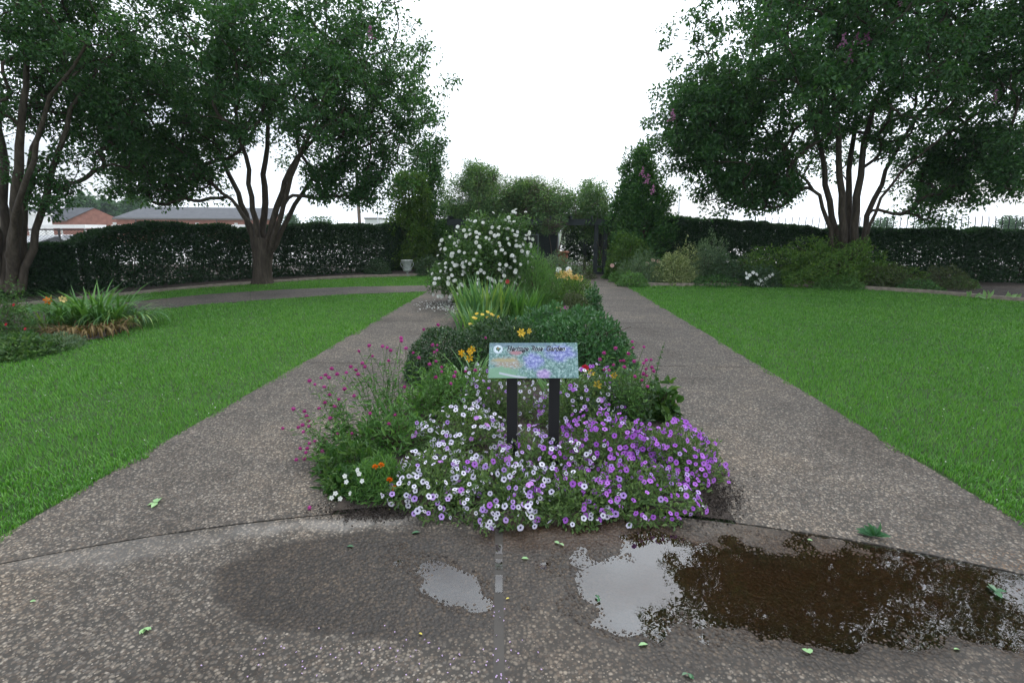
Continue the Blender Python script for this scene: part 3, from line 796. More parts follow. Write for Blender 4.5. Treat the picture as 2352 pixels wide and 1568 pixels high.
# ================================================================== trees
def bez(p0, p1, p2, n):
    t = np.linspace(0, 1, n)[:, None]
    return (1 - t) ** 2 * p0 + 2 * t * (1 - t) * p1 + t ** 2 * p2
def smooth_line(pts, n):
    pts = np.asarray(pts, float)
    d = np.concatenate([[0], np.cumsum(np.linalg.norm(np.diff(pts, axis=0), axis=1))])
    s = np.linspace(0, d[-1], n)
    P = np.stack([np.interp(s, d, pts[:, k]) for k in range(3)], 1)
    for _ in range(2):
        P[1:-1] = .25 * P[:-2] + .5 * P[1:-1] + .25 * P[2:]
    return P
def in_ell(P, E):
    c, r = np.array(E[0]), np.array(E[1])
    return (((P - c) / r) ** 2).sum(1)
def tree(name, label, base, stems, crown, n_clu, n_leaf, leaf, mat, group, trunk_r, seed=1, clu_r=(.35, .6), blossoms=(), shell=0.45, gap=-0.12, trunk_pts=None, keep=None):
    """stems: world polylines with start radius; crown: ellipsoids (centre, radii, weight)."""
    g = np.random.default_rng(seed)
    root = thing(name, label, 'tree', base, group)
    # cluster centres
    C = []
    wts = np.array([e[2] for e in crown], float); wts /= wts.sum()
    while len(C) < n_clu:
        e = crown[g.choice(len(crown), p=wts)]
        d = g.normal(size=3); d /= np.linalg.norm(d)
        rr = (shell + (1 - shell) * g.random() ** 0.7)
        p = np.array(e[0]) + d * rr * np.array(e[1]) * (1 + 0.10 * g.normal())
        if mnoise.noise(Vector(p * 0.75) + Vector((seed * 9.1, 0, 0))) < gap: continue
        if keep is not None and not keep(p): continue
        C.append(p)
    C = np.array(C)
    # skeleton: stems first, then every cluster joins the nearest limb
    nodes, parent_i, tang = [], [], []
    rad0 = {}
    paths = []
    def add_path(P, par, r0=None):
        idx = [] if par is None else [par]
        for i, p in enumerate(P):
            if i == 0 and par is not None: continue
            nodes.append(p)
            parent_i.append(idx[-1] if idx else -1)
            t = P[min(i + 1, len(P) - 1)] - P[max(i - 1, 0)]
            tang.append(t / (np.linalg.norm(t) + 1e-9))
            idx.append(len(nodes) - 1)
        paths.append(idx)
        return idx
    stem_idx = []
    for st, r0 in stems:
        P = smooth_line(st, 14)
        P[1:] += g.normal(size=P[1:].shape) * 0.03
        idx = add_path(P, None)
        stem_idx.append((idx, r0))
    b0 = np.array(base)
    order = np.argsort(np.linalg.norm((C - b0) * [1, 1, 1.0], axis=1))
    for ci in order:
        c = C[ci]
        NA = np.array(nodes)
        dv = c - NA
        dist = np.linalg.norm(dv, axis=1)
        cosang = (dv * np.array(tang)).sum(1) / (dist + 1e-6)
        cost = dist * (1.0 + 0.7 * (cosang < 0.1) + .25 * (1 - cosang)) + 0.3 * np.maximum(0, NA[:, 2] - c[2])
        low = NA[:, 2] < b0[2] + 1.7
        cost = cost + 100 * low
        k = int(np.argmin(cost))
        d = dist[k]
        n = max(3, int(d / 0.3) + 2)
        P = bez(NA[k], NA[k] + tang[k] * d * .45 + np.array([0, 0, .06 * d]), c, n)
        P[1:-1] += g.normal(size=P[1:-1].shape) * 0.025 * d
        add_path(P, k)
    n = len(nodes)
    cnt = np.ones(n)
    for i in range(n - 1, -1, -1):
        if parent_i[i] >= 0: cnt[parent_i[i]] += cnt[i] * 1.0
    r = np.minimum(0.0042 * (cnt ** 0.45), .05)
    NA = np.array(nodes)
    tubes_big, tubes_small = [], []
    for k, idx in enumerate(paths):
        P = NA[idx]
        rr = r[idx].copy()
        if k < len(stem_idx):
            r0 = stem_idx[k][1]
            t = np.linspace(0, 1, len(idx))
            rr = np.maximum(rr * 0.9, r0 * (1 - 0.72 * t))
            part(root, 'stem', *tube_vf(P, rr, 9, jitter=0.06), M['bark'], smooth=True)
        else:
            rr[0] = rr[1] if len(rr) > 1 else rr[0]
            tubes_small.append(tube_vf(P, np.maximum(rr, .004), 5 if rr.max() > .02 else 4))
    if trunk_pts is not None:
        P = smooth_line(trunk_pts, 16)
        t = np.linspace(0, 1, 16)
        rr = trunk_r * (1 + .55 * np.exp(-t * 9) + 0.12 * t)
        V, F = tube_vf(P, rr, 18)
        # fluted trunk
        V = V.reshape(16, 18, 3); cx = P[:, None, :]
        aa = np.linspace(0, 2 * np.pi, 18, endpoint=False)
        fl = 1 + 0.10 * np.sin(aa * 5 + 1.0)[None, :] * (0.4 + t[:, None]) + 0.05 * np.sin(aa * 3 + t[:, None] * 4)
        V = cx + (V - cx) * fl[..., None]
        part(root, 'trunk', V.reshape(-1, 3), F, M['bark'], smooth=True)
    part(root, 'branches', *merge(tubes_small), M['bark'], kind='stuff', smooth=True)
    # foliage: sprays of leaves round each cluster centre
    per = np.maximum(4, g.normal(1, .35, n_clu)).astype(float)
    w = np.clip(g.normal(1, .4, n_clu), .2, 2); w /= w.sum()
    which = g.choice(n_clu, n_leaf, p=w)
    cr = g.uniform(clu_r[0], clu_r[1], n_clu)[which]
    off = g.normal(size=(n_leaf, 3)); off /= np.linalg.norm(off, axis=1, keepdims=True)
    off *= (g.random(n_leaf) ** 0.45)[:, None] * cr[:, None]
    off[:, 2] *= 0.75
    P = C[which] + off
    D = unit(off) * .7 + g.normal(size=P.shape) * .6 + np.array([0, 0, -.25])
    N = g.normal(size=P.shape) * .6 + np.array([0, 0, .9])
    L = g.uniform(.75, 1.25, len(P)) * leaf[0]
    part(root, 'crown', *leaf_vf(P, D, N, L, L * leaf[1]), mat, kind='stuff')
    for (u, v, Y) in blossoms:
        c = np.array(A(u, v, Y))
        k = 40
        t = g.random(k)
        q = c + np.stack([g.normal(size=k) * .055 * (1.1 - t), g.normal(size=k) * .055 * (1.1 - t), (t - .5) * .30], -1)
        V, F = leaf_vf(q, rand_dirs(k), rand_dirs(k), .05, .045)
        part(root, 'blossom', V, F, M['p_pink'], kind='stuff')
    return root

def in_view_ell(p, cu, cv, ru, rv, ymax):
    u, v = proj(p[0], p[1], p[2])
    return p[1] < ymax and ((u - cu) / ru) ** 2 + ((v - cv) / rv) ** 2 < 1
def pxline(pts, Y, dy=0.0):
    n = len(pts)
    return [tuple(A(u, v, Y + dy * (i / (n - 1)))) for i, (u, v) in enumerate(pts)]
def px_ell(u0, u1, v0, v1, Y, ry, w=1.0):
    """ellipsoid filling a pixel box at depth Y"""
    a, b = A(u0, (v0 + v1) / 2, Y), A(u1, (v0 + v1) / 2, Y)
    c, d = A((u0 + u1) / 2, v1, Y), A((u0 + u1) / 2, v0, Y)
    ctr = ((a.x + b.x) / 2, Y, (c.z + d.z) / 2)
    return (ctr, ((b.x - a.x) / 2, ry, (d.z - c.z) / 2), w)

# left middle crape myrtle
YT = 15.9
tb = G(603, 651)
YT = tb.y
tree('crape_myrtle_tree', 'spreading crape myrtle on the left lawn strip, single fluted trunk before the hedge', tb,
     [(pxline([(592, 585), (580, 530), (545, 470), (500, 425), (440, 400), (370, 390)], YT, -0.4), .075),
      (pxline([(590, 590), (578, 530), (560, 470), (530, 410), (500, 340), (470, 270)], YT, .5), .11),
      (pxline([(598, 590), (590, 520), (575, 440), (560, 360), (548, 280), (540, 190)], YT, -1.2), .10),
      (pxline([(604, 595), (606, 520), (608, 440), (612, 350), (615, 270), (625, 170)], YT, 1.0), .12),
      (pxline([(610, 590), (625, 520), (642, 450), (668, 390), (715, 320), (790, 250)], YT, -.6), .11),
      (pxline([(618, 585), (645, 530), (680, 470), (725, 400), (790, 350), (900, 310)], YT, .8), .085),
      (pxline([(615, 590), (640, 520), (655, 440), (690, 360), (730, 260), (760, 150)], YT, -1.6), .085)],
     [px_ell(250, 1000, -300, 420, YT, 3.4, 1.0), px_ell(640, 1040, 40, 430, YT + .3, 2.0, .45), px_ell(180, 620, 110, 460, YT - .3, 2.2, .45),
      px_ell(380, 800, -40, 330, YT - 2.6, 1.4, .26), px_ell(740, 930, 300, 500, YT + .6, 1.2, .08), px_ell(300, 540, 330, 490, YT - .5, 1.0, .08), px_ell(225, 470, 350, 482, YT - .4, 1.0, .07), px_ell(690, 810, 370, 478, YT, .7, .04), px_ell(790, 870, 400, 480, YT + .2, .5, .025)],
     1950, 104000, (.105, .54), M['crape'], 'crape myrtle trees', .25, 3, (.20, .36), [(850, 75, YT - 1.5)], gap=-.30, shell=.25,
     keep=lambda p: not in_view_ell(p, 612, 430, 95, 115, YT + 1.2),
     trunk_pts=[(tb.x, tb.y, -0.05), tuple(A(601, 615, YT)), tuple(A(603, 560, YT)), tuple(A(605, 545, YT))])

# left-edge crape myrtle
tb = G(28, 690)
YL = tb.y
tree('crape_myrtle_tree', 'many-stemmed crape myrtle at the left edge behind a wispy rose bush', tb,
     [(pxline([(0, 660), (-6, 580), (-14, 500), (-25, 380), (-50, 240), (-110, 100)], YL, -.3), .11),
      (pxline([(12, 665), (16, 590), (10, 500), (12, 400), (0, 270), (-35, 120)], YL, .6), .13),
      (pxline([(28, 670), (34, 600), (38, 520), (36, 420), (48, 300), (70, 100)], YL, -.4), .14),
      (pxline([(40, 668), (50, 590), (56, 500), (62, 400), (90, 300), (130, 130)], YL, .8), .10),
      (pxline([(50, 665), (62, 590), (84, 510), (110, 410), (140, 300), (205, 180), (290, 90)], YL, .3), .085),
      (pxline([(20, 668), (26, 560), (60, 430), (80, 330), (110, 220), (200, 110)], YL, -1.0), .08)],
     [px_ell(-420, 300, -330, 330, YL, 2.6, 1.0), px_ell(40, 380, -120, 260, YL + .5, 2.6, .45), px_ell(90, 330, 160, 400, YL + 1.0, 1.6, .28),
      px_ell(40, 165, 370, 500, YL + .1, .55, .06)],
     1250, 60000, (.088, .54), M['crape'], 'crape myrtle trees', .3, 5, (.17, .31), gap=-.28, shell=.25)

# right crape myrtle
tb = G(1945, 655)
YR = tb.y + 1.0
tb = Vector((A(1945, 560, YR).x, YR, 0))
tree('crape_myrtle_tree', 'big multi-stemmed crape myrtle rising behind the yellow-green shrub on the right', tb,
     [(pxline([(1925, 640), (1912, 540), (1890, 470), (1868, 420), (1825, 385), (1760, 345)], YR, -.5), .085),
      (pxline([(1930, 640), (1922, 540), (1905, 450), (1890, 370), (1870, 280), (1840, 170)], YR, .6), .12),
      (pxline([(1938, 640), (1935, 540), (1930, 440), (1928, 330), (1915, 220), (1905, 90)], YR, -1.0), .13),
      (pxline([(1945, 640), (1948, 540), (1950, 440), (1955, 340), (1965, 240), (1985, 100)], YR, 1.0), .12),
      (pxline([(1952, 640), (1962, 540), (1972, 440), (1980, 350), (2005, 240), (2060, 110)], YR, -.4), .14),
      (pxline([(1960, 640), (1985, 530), (2010, 450), (2030, 390), (2080, 300), (2160, 190)], YR, .9), .10),
      (pxline([(1962, 640), (1990, 525), (2030, 440), (2070, 395), (2140, 330), (2230, 270)], YR, -.8), .06)],
     [px_ell(1560, 2320, -330, 400, YR, 3.4, 1.0), px_ell(1495, 1800, 130, 440, YR - .2, 2.0, .52), px_ell(2080, 2560, -150, 340, YR - .5, 2.4, .42),
      px_ell(1640, 2250, -80, 300, YR - 3.0, 1.5, .26), px_ell(1580, 1890, 330, 495, YR, 1.2, .18), px_ell(2040, 2290, 320, 515, YR, 1.1, .16),
      px_ell(2130, 2352, 280, 400, YR - .5, 1.3, .08), px_ell(1780, 2150, 220, 430, YR + .6, 1.4, .16), px_ell(1640, 2350, -420, 60, YR - .8, 2.6, .45)],
     2900, 158000, (.117, .56), M['crape'], 'crape myrtle trees', .3, 8, (.20, .36),
     [(1938, 92, YR - 3), (1968, 90, YR - 3), (1990, 86, YR - 3), (1950, 130, YR - 3), (2285, 220, YR - 2), (1476, 395, YR - .6), (1488, 412, YR - .6), (1500, 435, YR - .6),
      (1545, 265, YR - 1.5), (2070, 2, YR - 2)], gap=-.30, shell=.25, keep=lambda p: not in_view_ell(p, 1948, 430, 105, 125, YR + 1.2))

# the high top of the right tree, above the frame (it shows in the puddle)
rt = [o for o in bpy.data.objects if o.name.startswith('crape_myrtle_tree') and 'big multi-stemmed' in o.get('label', '')][0]
gt = np.random.default_rng(77)
Et = px_ell(1600, 2760, -1080, -60, YR - .6, 3.2)
Ct = unit(gt.normal(size=(420, 3))) * (gt.random((420, 1)) ** .45) * np.array(Et[1]) + np.array(Et[0])
wt = gt.choice(420, 26000)
Pt = Ct[wt] + unit(gt.normal(size=(26000, 3))) * (gt.random((26000, 1)) ** .5) * .55
part(rt, 'upper_crown', *leaf_vf(Pt, gt.normal(size=Pt.shape), gt.normal(size=Pt.shape) * .6 + np.array([0, 0, .9]), gt.uniform(.14, .22, 26000), .10), M['crape'], kind='stuff')
tb = [tube_vf(bez(np.array(A(1960 + 25 * (i - 3), 60, YR)), (np.array(A(1990, -200, YR)) + q) / 2, q, 6), np.linspace(.06, .012, 6), 5) for i, q in enumerate(Ct[:14])]
part(rt, 'upper_branches', *merge(tb), M['bark'], kind='stuff', smooth=True)

# far right edge crape myrtle, only its hanging side shows
tb = Vector((A(2600, 560, 14.0).x, 14.0, 0))
tree('crape_myrtle_tree', 'crape myrtle at the right edge, only its drooping left side in view', tb,
     [(pxline([(2590, 650), (2580, 480), (2560, 300), (2520, 150)], 14.0, -.4), .12), (pxline([(2610, 650), (2640, 450), (2700, 250)], 14.0, .6), .12),
      (pxline([(2595, 650), (2560, 500), (2500, 400), (2420, 340)], 14.0, .2), .09)],
     [px_ell(2380, 2950, -600, 330, 14.0, 2.6, 1.0), px_ell(2300, 2460, 270, 470, 14.0, 1.2, .22)],
     520, 34000, (.10, .55), M['crape'], 'crape myrtle trees', .3, 13, (.3, .55))

# distant trees beyond the brick buildings and along the horizon
def far_tree(label, u0, u1, v0, Y, seed, n=3200):
    a, b = A(u0, 505, Y), A(u1, 505, Y)
    top = A((u0 + u1) / 2, v0, Y).z
    cx, rx = (a.x + b.x) / 2, (b.x - a.x) / 2
    g = np.random.default_rng(seed)
    root = thing('distant_tree', label, 'tree', (cx, Y, 0), 'distant trees on the horizon')
    ctr = g.normal(size=(26, 3)); ctr = unit(ctr) * (g.random((26, 1)) ** .4) * np.array([rx * .8, rx * .6, top * .3]) + np.array([cx, Y, top * .64])
    w = g.choice(26, n)
    P = ctr[w] + unit(g.normal(size=(n, 3))) * (g.random((n, 1)) ** .4) * rx * .38
    P[:, 2] = np.minimum(P[:, 2], top)
    part(root, 'crown', *leaf_vf(P, g.normal(size=(n, 3)), g.normal(size=(n, 3)), top * .085, top * .06), M['far_leaf'], kind='stuff')
    part(root, 'trunk', *tube_vf([(cx, Y, -.1), (cx + .2, Y, top * .3), (cx, Y, top * .7)], [top * .035, top * .028, top * .012], 7), M['twig'], smooth=True)
far_tree('leftmost tall distant tree behind the brick gable building', 152, 226, 442, 112, 1)
far_tree('middle distant tree between the two brick buildings', 218, 290, 456, 118, 2)
far_tree('distant tree just behind the left end of the long brick roof', 282, 352, 446, 110, 3)
far_tree('low distant tree beside the long brick roof gable', 640, 690, 490, 120, 4, 1200)
far_tree('low distant tree left of the utility pole', 700, 790, 499, 125, 5, 1200)
far_tree('small hazy tree beyond the right fence', 1990, 2060, 502, 120, 6, 1200)
far_tree('hazy tree at the far right beyond the fence', 2290, 2380, 497, 110, 7, 1600)
far_tree('low hazy tree right of the right crape myrtle trunk', 2080, 2190, 508, 125, 8, 1200)

# ================================================================== hedges and shrubs
def lump(P, s, seed):
    return np.array([mnoise.noise(Vector(p) * s + Vector((seed * 3.7, seed, 0))) for p in P])
def hedge(name, label, line, heights, depth, n, leaf, mat, seed):
    """line: plan polyline of the hedge centre; heights at each point."""
    g = np.random.default_rng(seed)
    line = np.asarray(line, float); hs = np.asarray(heights, float)
    d = np.concatenate([[0], np.cumsum(np.linalg.norm(np.diff(line, axis=0), axis=1))])
    root = thing(name, label, 'hedge', (line[:, 0].mean(), line[:, 1].mean(), 0))
    s = g.uniform(0, d[-1], n)
    X = np.interp(s, d, line[:, 0]); Y = np.interp(s, d, line[:, 1])
    tx = np.interp(s + .05, d, line[:, 0]) - np.interp(s - .05, d, line[:, 0]); ty = np.interp(s + .05, d, line[:, 1]) - np.interp(s - .05, d, line[:, 1])
    ln = np.hypot(tx, ty) + 1e-6; nx, ny = -ty / ln, tx / ln
    H = np.interp(s, d, hs) + .05 * vnoise(s, 0 * s + seed, 1.5) + .03 * vnoise(s, 0 * s + seed, 6)
    q = g.random(n)
    face = q < .62                                   # front and back faces, the rest inside and on top
    off = np.where(face, np.where(g.random(n) < .62, -1, 1) * (depth / 2 - np.abs(g.normal(size=n)) * .08), g.uniform(-depth / 2, depth / 2, n))
    off = off + .05 * vnoise(s * 1.0, H * 0 + q * 9, 3)
    z = np.where(face, g.random(n) ** .85 * H, np.where(g.random(n) < .55, H - np.abs(g.normal(size=n)) * .08, g.random(n) * H))
    cl = .8 * vnoise(s, z, 4.5) + .8 * vnoise(s, z, 12)
    keep = (cl > -1.15) | (z > H * .6)
    s, X, Y, nx, ny, off, z, face = [a[keep] for a in (s, X, Y, nx, ny, off, z, face)]
    n = len(s)
    P = np.stack([X + nx * off, Y + ny * off, np.maximum(z, .03)], -1)
    outw = np.stack([nx * np.sign(off), ny * np.sign(off), np.full(n, .5)], -1)
    D = g.normal(size=(n, 3)) * .7 + outw * .5 + np.array([0, 0, .2])
    N = outw + g.normal(size=(n, 3)) * .6
    L = g.uniform(.7, 1.3, n) * leaf[0]
    part(root, 'foliage', *leaf_vf(P, D, N, L, L * leaf[1]), mat, kind='stuff')
    tb = []
    for a in np.arange(.2, d[-1], .38):
        p = np.array([np.interp(a, d, line[:, 0]), np.interp(a, d, line[:, 1]), 0.0]); h = np.interp(a, d, hs)
        for _ in range(3):
            e = p + np.array([g.normal() * .22, g.normal() * .15, h * g.uniform(.6, .9)])
            tb.append(tube_vf(bez(p, p + np.array([0, 0, h * .4]), e, 5), np.linspace(.014, .005, 5), 4))
    part(root, 'woody_stems', *merge(tb), M['twig'], kind='stuff')
    return root
def plan(pix, dy=0.0):
    return [(G(u, v).x, G(u, v).y + dy) for u, v in pix]
hedge('clipped_hedge', 'long dark clipped hedge behind the left crape myrtle trunk',
      plan([(135, 676), (190, 671), (240, 667), (420, 653), (600, 641), (760, 633), (905, 624)], .6),
      [1.30, 1.40, 1.74, 1.78, 1.76, 1.78, 1.80], .8, 78000, (.080, .55), M['hedge'], 21)
hedge('clipped_hedge', 'low dark hedge piece below the chain link fence at far left',
      plan([(-120, 700), (40, 684), (128, 677)], .6), [1.25, 1.25, 1.28], .8, 22000, (.088, .55), M['hedge'], 22)
hedge('clipped_hedge', 'dark clipped hedge between the right evergreen and the right crape myrtle',
      [(A(1515, 600, 19.0).x, 19.0), (A(1640, 600, 18.6).x, 18.6), (A(1760, 600, 18.2).x, 18.2), (A(1880, 600, 18.0).x, 18.0)],
      [1.98, 1.95, 1.78, 1.66], .9, 56000, (.078, .55), M['hedge'], 23)
hedge('clipped_hedge', 'dark clipped hedge right of the right crape myrtle, below the bent pickets',
      [(A(1885, 600, 17.9).x, 17.9), (A(2100, 600, 17.3).x, 17.3), (A(2352, 600, 16.6).x, 16.6), (A(2480, 600, 16.3).x, 16.3)],
      [1.66, 1.64, 1.62, 1.62], .9, 56000, (.083, .55), M['hedge'], 24)
hedge('clipped_hedge', 'dark hedge closing the view behind the pergola opening',
      [(1.6, 27), (3.0, 26.5), (5.0, 24), (6.5, 21.0)], [2.3, 2.3, 2.2, 2.0], 1.0, 28000, (.13, .6), M['hedge'], 25)
hedge('clipped_hedge', 'dark hedge between the urn and the left evergreen',
      plan([(880, 622), (1000, 616), (1060, 612)], .9), [1.8, 2.0, 2.1], .9, 20000, (.095, .55), M['hedge'], 26)

def shrub(name, label, u, v, wpx, hpx, n, leaf, mat, cat='shrub', depth=None, shape='dome', group=None, lumpy=.18, fill=.5, twig=None, up=.25, seed=None, Y=None, z0=0.0, lkind='rhomb', stems=True):
    """u,v ground point of its centre; width and height in pixels of the 2352 view."""
    seed = seed if seed is not None else int(u * 3 + v)
    g = np.random.default_rng(seed)
    if Y is None:
        c = G(u, v)
    else:
        c = Vector((A(u, v, Y).x, Y, 0))
    rx = S(wpx / 2, c.y); h = S(hpx, c.y) / .96
    ry = depth if depth else rx * .85
    root = thing(name, label, cat, (c.x, c.y, 0), group)
    d = g.normal(size=(n, 3)); d[:, 2] = np.abs(d[:, 2]) if shape == 'dome' else d[:, 2]
    d = unit(d)
    if shape == 'dome':
        low = g.random(n) < .25
        d[low, 2] *= .25; d = unit(d)
    r = np.where(g.random(n) < fill, 1 - np.abs(g.normal(size=n)) * .07, g.random(n) ** .4)
    r = r * (1 + lumpy * lump(d * np.array([1.0, 1, 1]), 2.6, seed) * 1.6 + lumpy * .5 * lump(d, 6.5, seed + 1))
    if shape == 'dome':
        P = np.array([c.x, c.y, z0]) + d * r[:, None] * np.array([rx, ry, h])
    else:                                             # column standing on the ground
        t = g.random(n)
        prof = np.clip(np.sin(np.clip(t * .80 + .19, 0, 1) * np.pi) ** .5, .05, 1) * (1 - .25 * t)
        a = g.uniform(0, 2 * np.pi, n)
        lm = 1 + lumpy * 2 * lump(np.stack([np.cos(a), np.sin(a), t * 4], -1), 1.3, seed)
        rr = np.where(g.random(n) < fill, 1 - np.abs(g.normal(size=n)) * .08, g.random(n) ** .5) * prof * lm
        P = np.stack([c.x + rr * rx * np.cos(a), c.y + rr * ry * np.sin(a), z0 + t * h], -1)
        d = np.stack([np.cos(a), np.sin(a), np.full(n, .3)], -1)
    P[:, 2] = np.maximum(P[:, 2], .012)
    D = d * .6 + g.normal(size=(n, 3)) * .65 + np.array([0, 0, up])
    N = d + g.normal(size=(n, 3)) * .5 + np.array([0, 0, .4])
    L = g.uniform(.7, 1.3, n) * leaf[0]
    part(root, 'foliage', *leaf_vf(P, D, N, L, L * leaf[1], kind=lkind), mat, kind='stuff')
    if stems:
        tb = []
        for _ in range(14):
            b = np.array([c.x + g.normal() * rx * .15, c.y + g.normal() * ry * .15, 0])
            e = np.array([c.x + g.normal() * rx * .45, c.y + g.normal() * ry * .45, z0 + h * g.uniform(.5, .85)])
            tb.append(tube_vf(bez(b, b * .6 + e * .4 + np.array([0, 0, h * .2]), e, 5), np.linspace(.012, .004, 5) * max(.5, min(1.6, rx)), 4))
        part(root, 'woody_stems', *merge(tb), twig or M['twig'], kind='stuff')
    return root

# tall evergreens framing the pergola: rough columns of overlapping sprays
def evergreen(label, base, ells, mat, seed):
    g = np.random.default_rng(seed)
    root = thing('evergreen_column', label, 'evergreen', base, 'evergreens beside the pergola')
    tb = []
    for E, n, clus, cr in ells:
        c, r = np.array(E[0]), np.array(E[1])
        C = unit(g.normal(size=(clus, 3))) * (.35 + .65 * g.random((clus, 1)) ** .5) * r * (1 + .12 * g.normal(size=(clus, 1))) + c
        w = g.choice(clus, n)
        P = C[w] + unit(g.normal(size=(n, 3))) * (g.random((n, 1)) ** .5) * cr * np.array([1, 1, 1.35])
        P[:, 2] = np.maximum(P[:, 2], .03)
        D = unit(P - c) * .5 + g.normal(size=(n, 3)) * .6 + np.array([0, 0, .35]); N = g.normal(size=(n, 3)) * .7 + unit(P - c)
        L = g.uniform(.7, 1.3, n) * .115
        part(root, 'foliage', *leaf_vf(P, D, N, L, L * .5), mat, kind='stuff')
        b = np.array(base, float)
        for q in C[:: 6]:
            m_ = np.array([b[0], b[1], q[2] * .6])
            tb.append(tube_vf(bez(m_, (m_ + q) / 2 + np.array([0, 0, .1]), q, 5), np.linspace(.02, .006, 5), 4))
    top = max(E[0][2] + E[1][2] * .6 for E, *_ in ells)
    part(root, 'trunk', *tube_vf([(base[0], base[1], -.05), (base[0] + .05, base[1], top * .5), (base[0], base[1], top)], [.10, .07, .02], 8), M['twig'], smooth=True)
    part(root, 'branches', *merge(tb), M['twig'], kind='stuff')
evergreen('tall olive-green evergreen left of the pergola, beside the urn', (A(945, 600, 21.0).x, 21.0, 0),
          [(px_ell(885, 1000, 460, 640, 21.0, 1.0), 9000, 110, .30), (px_ell(895, 985, 395, 520, 21.0, .8), 6000, 70, .28)], M['olive'], 201)
evergreen('darker taller evergreen tucked right behind the olive-green one', (A(995, 600, 22.0).x, 22.0, 0),
          [(px_ell(935, 1050, 430, 640, 22.0, 1.0), 8000, 100, .32), (px_ell(945, 1020, 335, 470, 22.0, .8), 5000, 60, .28)], M['evergreen'], 202)
evergreen('tall dark green evergreen right of the pergola', (A(1472, 600, 18.9).x, 18.9, 0),
          [(px_ell(1400, 1550, 460, 650, 18.9, 1.0), 13000, 140, .28), (px_ell(1412, 1535, 400, 520, 18.9, .9), 8000, 90, .26), (px_ell(1432, 1510, 325, 450, 18.9, .6), 4500, 50, .24)], M['evergreen'], 203)

# right border, from the pergola outwards
SH = 'shrubs of the right border'
shrub('yew_shrub', 'olive-green rounded shrub right beside the pergola posts', 1438, 628, 100, 98, 5000, (.09, .4), M['olive'], group=SH, Y=17.6)
shrub('low_perennial', 'small green cushion plant at the pergola end of the right path', 1406, 640, 46, 18, 900, (.07, .35), M['fresh'], 'plant', group=SH)
shrub('low_perennial', 'middle green cushion plant spilling on the right path edge', 1430, 648, 60, 26, 1200, (.07, .35), M['fresh'], 'plant', group=SH)
shrub('low_perennial', 'front green cushion plant at the corner of the right lawn', 1452, 657, 66, 30, 1500, (.07, .35), M['fresh'], 'plant', group=SH)
shrub('lavender_shrub', 'grey-green wispy perennial behind the cushion plants', 1478, 650, 110, 62, 3600, (.10, .16), M['grey_green'], 'plant', group=SH, up=.9, lumpy=.3)
shrub('variegated_shrub', 'cream variegated rounded shrub at the back of the right lawn', 1545, 652, 98, 62, 4200, (.075, .4), M['variegated'], group=SH)
shrub('variegated_shrub', 'taller loose variegated sprig above the cream rounded shrub', 1572, 648, 62, 84, 1500, (.08, .4), M['variegated'], group=SH, fill=.2, lumpy=.35, Y=16.4)
shrub('blue_green_shrub', 'blue-green feathery shrub right of the variegated one', 1622, 645, 96, 88, 4200, (.09, .25), M['grey_green'], group=SH, up=.8, lumpy=.3, Y=16.6)
shrub('dark_shrub', 'dark low shrub left of the white vinca flowers', 1672, 652, 96, 62, 3000, (.08, .4), M['box'], group=SH, lumpy=.3)
shrub('low_perennial', 'low green strip of plants before the dark shrub', 1640, 655, 110, 20, 1600, (.07, .35), M['evergreen'], 'plant', group=SH)
vinca_bush = shrub('vinca_plant', 'dark leafy plant with white flowers at the right lawn edge', 1748, 657, 84, 42, 2200, (.08, .4), M['box'], 'plant', group=SH)
shrub('olive_shrub', 'small olive shrub behind the white vinca flowers', 1712, 646, 90, 52, 2400, (.08, .35), M['olive'], group=SH, Y=16.8)
shrub('spreading_shrub', 'large spreading yellow-green shrub under the right crape myrtle', 1895, 650, 300, 96, 15000, (.085, .42), M['olive'], group=SH, depth=1.3, lumpy=.32, Y=15.9)
shrub('ground_cover', 'low bright green ground cover beside the flagstones', 1925, 663, 108, 26, 2200, (.07, .3), M['fresh'], 'plant', group=SH, depth=.4)
shrub('dusky_shrub', 'low brownish shrub right of the ground cover', 2035, 660, 130, 46, 3000, (.08, .35), M['dusky'], group=SH)
shrub('dusky_shrub', 'small dusky shrub in front of the right hedge', 2165, 655, 110, 46, 2200, (.08, .35), M['dusky'], group=SH, Y=14.9)
shrub('ground_cover', 'low patch of green between the dusky shrubs and pale leaves', 2110, 668, 90, 22, 1200, (.07, .3), M['evergreen'], 'plant', group=SH)
shrub('ground_cover', 'small green mound below the small dusky shrub', 2195, 662, 80, 24, 1200, (.07, .3), M['fresh'], 'plant', group=SH)

# near the urn
shrub('dusky_shrub', 'low dark shrub left of the urn', 868, 630, 60, 32, 1500, (.08, .4), M['box'], group='shrubs beside the urn')
shrub('dusky_shrub', 'low dark shrub right of the urn', 985, 632, 66, 40, 1500, (.08, .4), M['box'], group='shrubs beside the urn')

# ================================================================== built things
def cloud(root, name, E, n, leaf, mat, g, fill=.35, clus=60, cr=.3, kind='stuff'):
    """leaf mass: clusters inside an ellipsoid"""
    c, r = np.array(E[0]), np.array(E[1])
    C = unit(g.normal(size=(clus, 3))) * (g.random((clus, 1)) ** fill) * r + c
    w = g.choice(clus, n)
    P = C[w] + unit(g.normal(size=(n, 3))) * (g.random((n, 1)) ** .45) * cr
    D = g.normal(size=(n, 3)) + np.array([0, 0, -.1]); N = g.normal(size=(n, 3)) * .6 + np.array([0, 0, .8])
    L = g.uniform(.7, 1.3, n) * leaf[0]
    return part(root, name, *leaf_vf(P, D, N, L, L * leaf[1]), mat, kind=kind)

